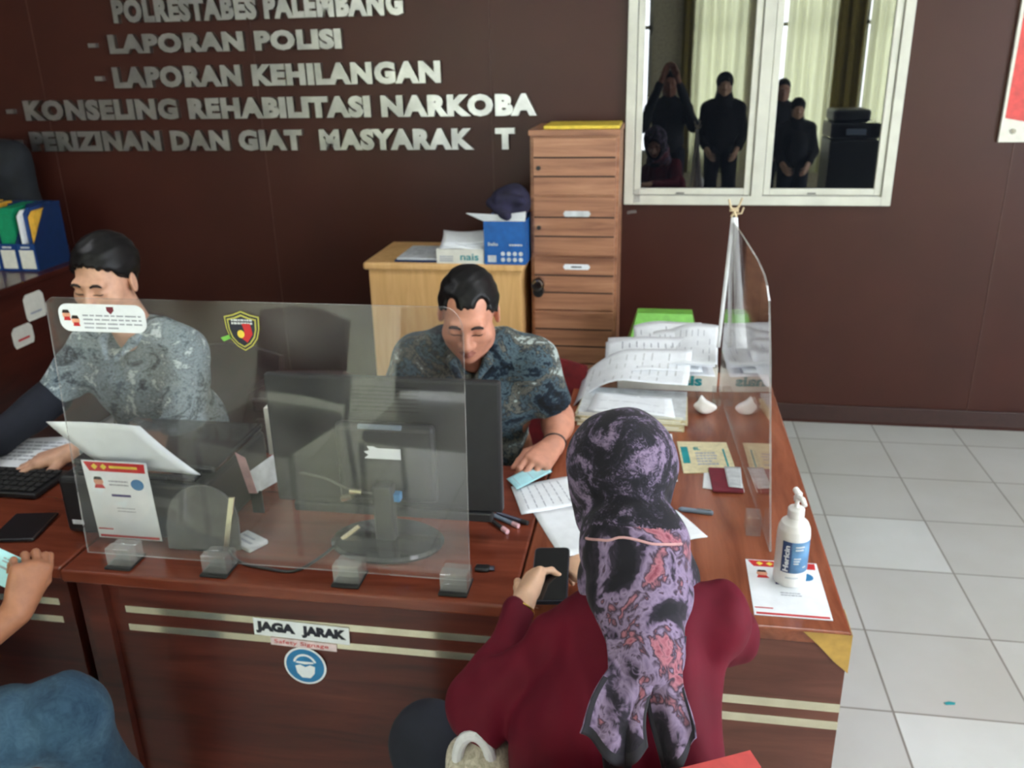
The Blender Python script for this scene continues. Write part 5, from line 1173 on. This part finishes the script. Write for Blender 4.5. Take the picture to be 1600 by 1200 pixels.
# phone in her hands
t = thing('phone', 'dark smartphone held by the woman in the printed scarf', 'phone', (-.168, -2.93, .855))
pu = nrm((.98, .06, .05)); pv = nrm((-.16, .95, .12)); pv = nrm(pv-pu*np.dot(pv, pu)); po = np.array((-.164, -2.935, .862))
rc = lambda w, h, r: [(sx*(w-r)+r*math.cos(a+b), sy*(h-r)+r*math.sin(a+b)) for sx, sy, b in ((1, 1, 0), (-1, 1, PI/2), (-1, -1, PI), (1, -1, 1.5*PI)) for a in np.linspace(0, PI/2, 6)]
pn = np.cross(pu, pv)
MB().prism(rc(.037, .083, .011), po-pn*.009, pu, pv, .009).build('case', M['phone_rim'], t); MB().prism(rc(.0345, .080, .009), po, pu, pv, .0006).build('screen', M['phone'], t)
# bag and her chair
S = SDF(); S.box((-.255, -3.265, .60), (.055, .05, .095), .03, k=.02); S.ell((-.25, -3.26, .66), (.05, .045, .06), k=.03); S.disp(wrinkle(61, .005, 45))
t = thing('bag', 'cream woven bag hanging at the woman\'s left elbow', 'bag', (-.255, -3.265, .5))
sdf_obj('body', S, .006, M['bag'], t)
MB().tube([(-.258-.030*math.cos(q), -3.282, .69+.058*math.sin(q)) for q in np.linspace(0, PI, 14)], [.011]*14, 10).build('handle', M['pale_band'], t)
visitor_chair((-.13, -3.17, 0), .42, 'bright red visitor chair at the bottom edge behind the woman', 'red_uph2')

# ---- visitor at the left edge in jeans, holding a pale blue card
P = thing('person', 'seated visitor in blue jeans at the left edge holding a pale blue card', 'person', (-1.72, -3.42, 0))
Wr = np.array((-1.276, -3.10, .778)); E = np.array((-1.46, -3.32, .665)); SLp = np.array((-1.56, -3.44, .97))
SA = SDF(); limb(SA, [SLp, E, E*.55+Wr*.45, Wr], [.05, .045, .042, .029]); hf = nrm((.22, .45, .86)); hn = nrm((.75, -.62, .10))
hand_sdf(SA, Wr+hf*.012, hf, hn, -1, [(1.1, 1.1, .5), (1.15, 1.2, .5), (1.2, 1.2, .5), (1.2, 1.2, .6)], ((.72, .45, -.45), (.75, .1, -.65)), .98)
SA2 = SDF(); limb(SA2, [(-1.92, -3.42, .97), (-1.98, -3.3, .68), (-1.75, -3.12, .70)], [.05, .045, .03]); hand_sdf(SA2, (-1.74, -3.11, .70), (.9, .35, .1), (0, -.2, 1), 1, [(.4, .6, .4)]*4)
R = frame3(.2, 1, .3); HCL = np.array((-1.70, -3.36, 1.27)); SH = SDF(); head_sdf(SH, HCL, R, 1.0, (-1.73, -3.43, 1.09))
ST = SDF(); ST.ell((-1.74, -3.45, .9), (.16, .1, .17)).ell((-1.74, -3.48, .66), (.15, .11, .2)).cap((-1.9, -3.43, 1.0), (-1.58, -3.44, 1.0), .045)
sdf_obj('body', [SH, SA, SA2, ST], [.006, .0032, .006, .012], [M['skin_c'], M['lip']], P, mi=lips_mi(HCL, R))
sdf_obj('hair', hair_sdf(HCL, R), .006, M['hair'], P)
S = SDF(); S.ell((-1.74, -3.45, .92), (.19, .125, .17), k=.06).ell((-1.74, -3.47, .68), (.185, .14, .22), k=.06).cap((-1.92, -3.42, 1.02), (-1.56, -3.44, 1.02), .066, k=.05).cap(SLp, SLp*.35+E*.65, .068, .06, .03).cap((-1.92, -3.42, .97), (-1.97, -3.33, .76), .068, .06, .03); S.disp(wrinkle(71, .006, 26)); S.cap((-1.73, -3.42, 1.2), (-1.73, -3.43, 1.06), .058, k=.01, op='s')
sdf_obj('shirt', S, .010, M['dark_shirt'], P)
S = SDF(); K1 = np.array((-1.165, -3.165, .575)); limb(S, [(-1.66, -3.40, .53), K1*.8+np.array((-1.66, -3.40, .53))*.2, K1, (-1.145, -3.10, .30), (-1.13, -3.08, .07)], [.10, .083, .080, .064, .056], .03); limb(S, [(-1.80, -3.38, .53), (-1.66, -3.08, .56), (-1.66, -3.06, .08)], [.10, .08, .058], .03)
S.disp(wrinkle(81, .006, 34)).disp(wrinkle(82, .003, 80, (1, 1, .5)))
for sx in (0, 1, 2): S.cap(K1+(-.10+.035*sx, -.075, -.04-.02*sx), K1+(-.03+.02*sx, -.085, .02-.03*sx), .006, .003, .01, 's')
j = sdf_obj('jeans', S, .006, M['denim'], P)
S = SDF(); S.ell((-1.12, -3.03, .045), (.05, .11, .042)).ell((-1.66, -3.02, .045), (.05, .11, .042)); S.cut((0, 0, .003), (0, 0, -1)); sdf_obj('shoes', S, .008, M['black'], P)
t = thing('card', 'pale blue card held up by the visitor at the left edge', 'card', (-1.32, -3.07, .86))
cu = nrm((.80, .05, -.42)); cv = nrm((.40, .30, .80)); cv = nrm(cv-cu*np.dot(cu, cv)); co = np.array((-1.372, -3.072, .842))
MB().prism([(0, 0), (.108, 0), (.108, .074), (0, .074)], co, cu, cv, .0012).build('card_face', M['pale_blue'], t)
mb = MB(); cn = np.cross(cu, cv); mb.prism([(.03, .036), (.085, .036), (.085, .041), (.03, .041)], co+cn*.0013, cu, cv, .0003); lines_into(mb, co+cu*.03+cv*.058+cn*.0013, cu, cv, 2, .07, .003, .007, random.Random(3)); mb.build('printing', M['ink'], t)
visitor_chair((-1.74, -3.42, 0), 0, 'dark chair under the visitor in jeans, outside the left edge', 'leather')

# ---- waiting people behind the photographer, mirrored in the window panes
def standing(loc, h, label, top, bottom, skin='skin_b', scarf=False, arms_up=False, seated=False, yaw=0.0):
    P = thing('person', label, 'person', loc, 0, 'people mirrored in the dark window'); x, y, _ = loc; k = h/1.65; zt = h-.115*k
    hip = .88*k if not seated else .50; hd = np.array((x, y, (hip+.66*k) if not seated else hip+.66*k)); R = frame3(math.sin(yaw), math.cos(yaw), .1)
    SH = SDF(); head_sdf(SH, hd, R, .98*k, hd+(0, -.02, -.2*k)); sh = hd[2]-.24*k; arms = []
    for s in (-1, 1):
        a = np.array((x+s*.17*k, y-.01, sh))
        if arms_up: b = a+(s*.08, .12, -.16); c = np.array((x+s*.07, y+.20, hd[2]+.06))
        else: b = a+(s*.05, -.02, -.28*k); c = b+(-s*.06, .16, -.12*k)
        SA = SDF(); limb(SA, [a, b, c], [.042, .038, .026]); d = nrm(c-b); hand_sdf(SA, c+d*.01, d, (s, 0, .3) if not arms_up else (s*.6, -.7, .2), -s, [(.3, .5, .3)]*4, sc=.95); arms.append((a, b, c, SA))
    sdf_obj('body', [SH]+[q[3] for q in arms], [.008, .006, .006], [M[skin], M['lip']], P)
    S = SDF(); S.ell((x, y-.01, sh-.12*k), (.165*k, .11, .17*k), k=.06).ell((x, y-.01, hip+.12*k), (.16*k, .12, .2*k), k=.06).cap(arms[0][0], arms[1][0], .06*k, k=.05)
    S.cap(arms[0][0]+(.06, 0, .045), arms[1][0]+(-.06, 0, .045), .05*k, k=.07); S.cap(hd+(0, -.02, -.14*k), hd+(0, -.01, -.23*k), .06*k, .075*k, k=.06)
    for a, b, c, _s in arms: S.cap(a, b, .06, .055, .04).cap(b, b+(c-b)*.85, .055, .04, .03)
    S.disp(wrinkle(int(abs(x)*100), .006, 25)); sdf_obj('top', S, .012, M[top], P)
    S = SDF()
    for s in (-1, 1):
        if seated: limb(S, [(x+s*.09, y, hip), (x+s*.11, y+.38, hip), (x+s*.11, y+.36, .07)], [.09, .07, .05], .03); S.ell((x+s*.11, y+.42, .045), (.045, .1, .045))
        else: limb(S, [(x+s*.085*k, y, hip), (x+s*.1*k, y+.01, .48*k), (x+s*.1*k, y, .08)], [.095, .07, .055], .03); S.ell((x+s*.1*k, y+.06, .045), (.045, .12, .045))
    S.cut((0, 0, .002), (0, 0, -1)); sdf_obj('trousers', S, .014, M[bottom], P)
    if scarf:
        S = SDF(); S.ell(hd+R@np.array((0, -.02, .03)), (.09*k, .108*k, .098*k), R, .02).cap(hd+(0, -.03, -.08), hd+(0, -.02, -.22*k), .085*k, .12*k, .04); S.ell(hd+R@np.array((0, .11, -.02)), (.055, .06, .08), R, .01, 's'); sdf_obj('headscarf', S, .010, M['dark_scarf'], P)
    else: sdf_obj('hair', hair_sdf(hd, R, .98*k), .008, M['hair'], P)
    return P
standing((.09, -4.80, 0), 1.68, 'standing figure with raised arms mirrored in the left window pane', 'dark_shirt', 'dark_trousers', 'skin_c', arms_up=True)
standing((.66, -5.35, 0), 1.64, 'standing figure in dark headscarf mirrored before the pale curtain', 'dark_scarf', 'dark_trousers', 'skin_d', scarf=True)
standing((1.30, -5.75, 0), 1.56, 'standing figure with round dark head mirrored in the right pane', 'dark_shirt', 'dark_trousers', 'skin_b')
standing((1.40, -5.25, 0), 1.38, 'shorter scarfed figure mirrored in the right pane', 'dark_scarf', 'dark_trousers', 'skin_d', scarf=True)
t = thing('copier', 'dark photocopier mirrored in the right end of the window', 'copier', (2.05, -5.8, 0))
MB().box((1.8, -6.1, 0), (2.3, -5.55, .95), r=.02).build('body', M['black'], t); MB().box((1.8, -6.1, .955), (2.3, -5.55, 1.12), r=.02).build('scanner', M['black_gloss'], t)
mb = MB(); mb.box((1.82, -6.08, 1.125), (2.2, -5.6, 1.25), r=.03); mb.build('document_feeder', M['black'], t); MB().box((1.95, -5.56, 1.0), (2.15, -5.52, 1.06), r=.005).build('control_panel', M['grey_plastic'], t)
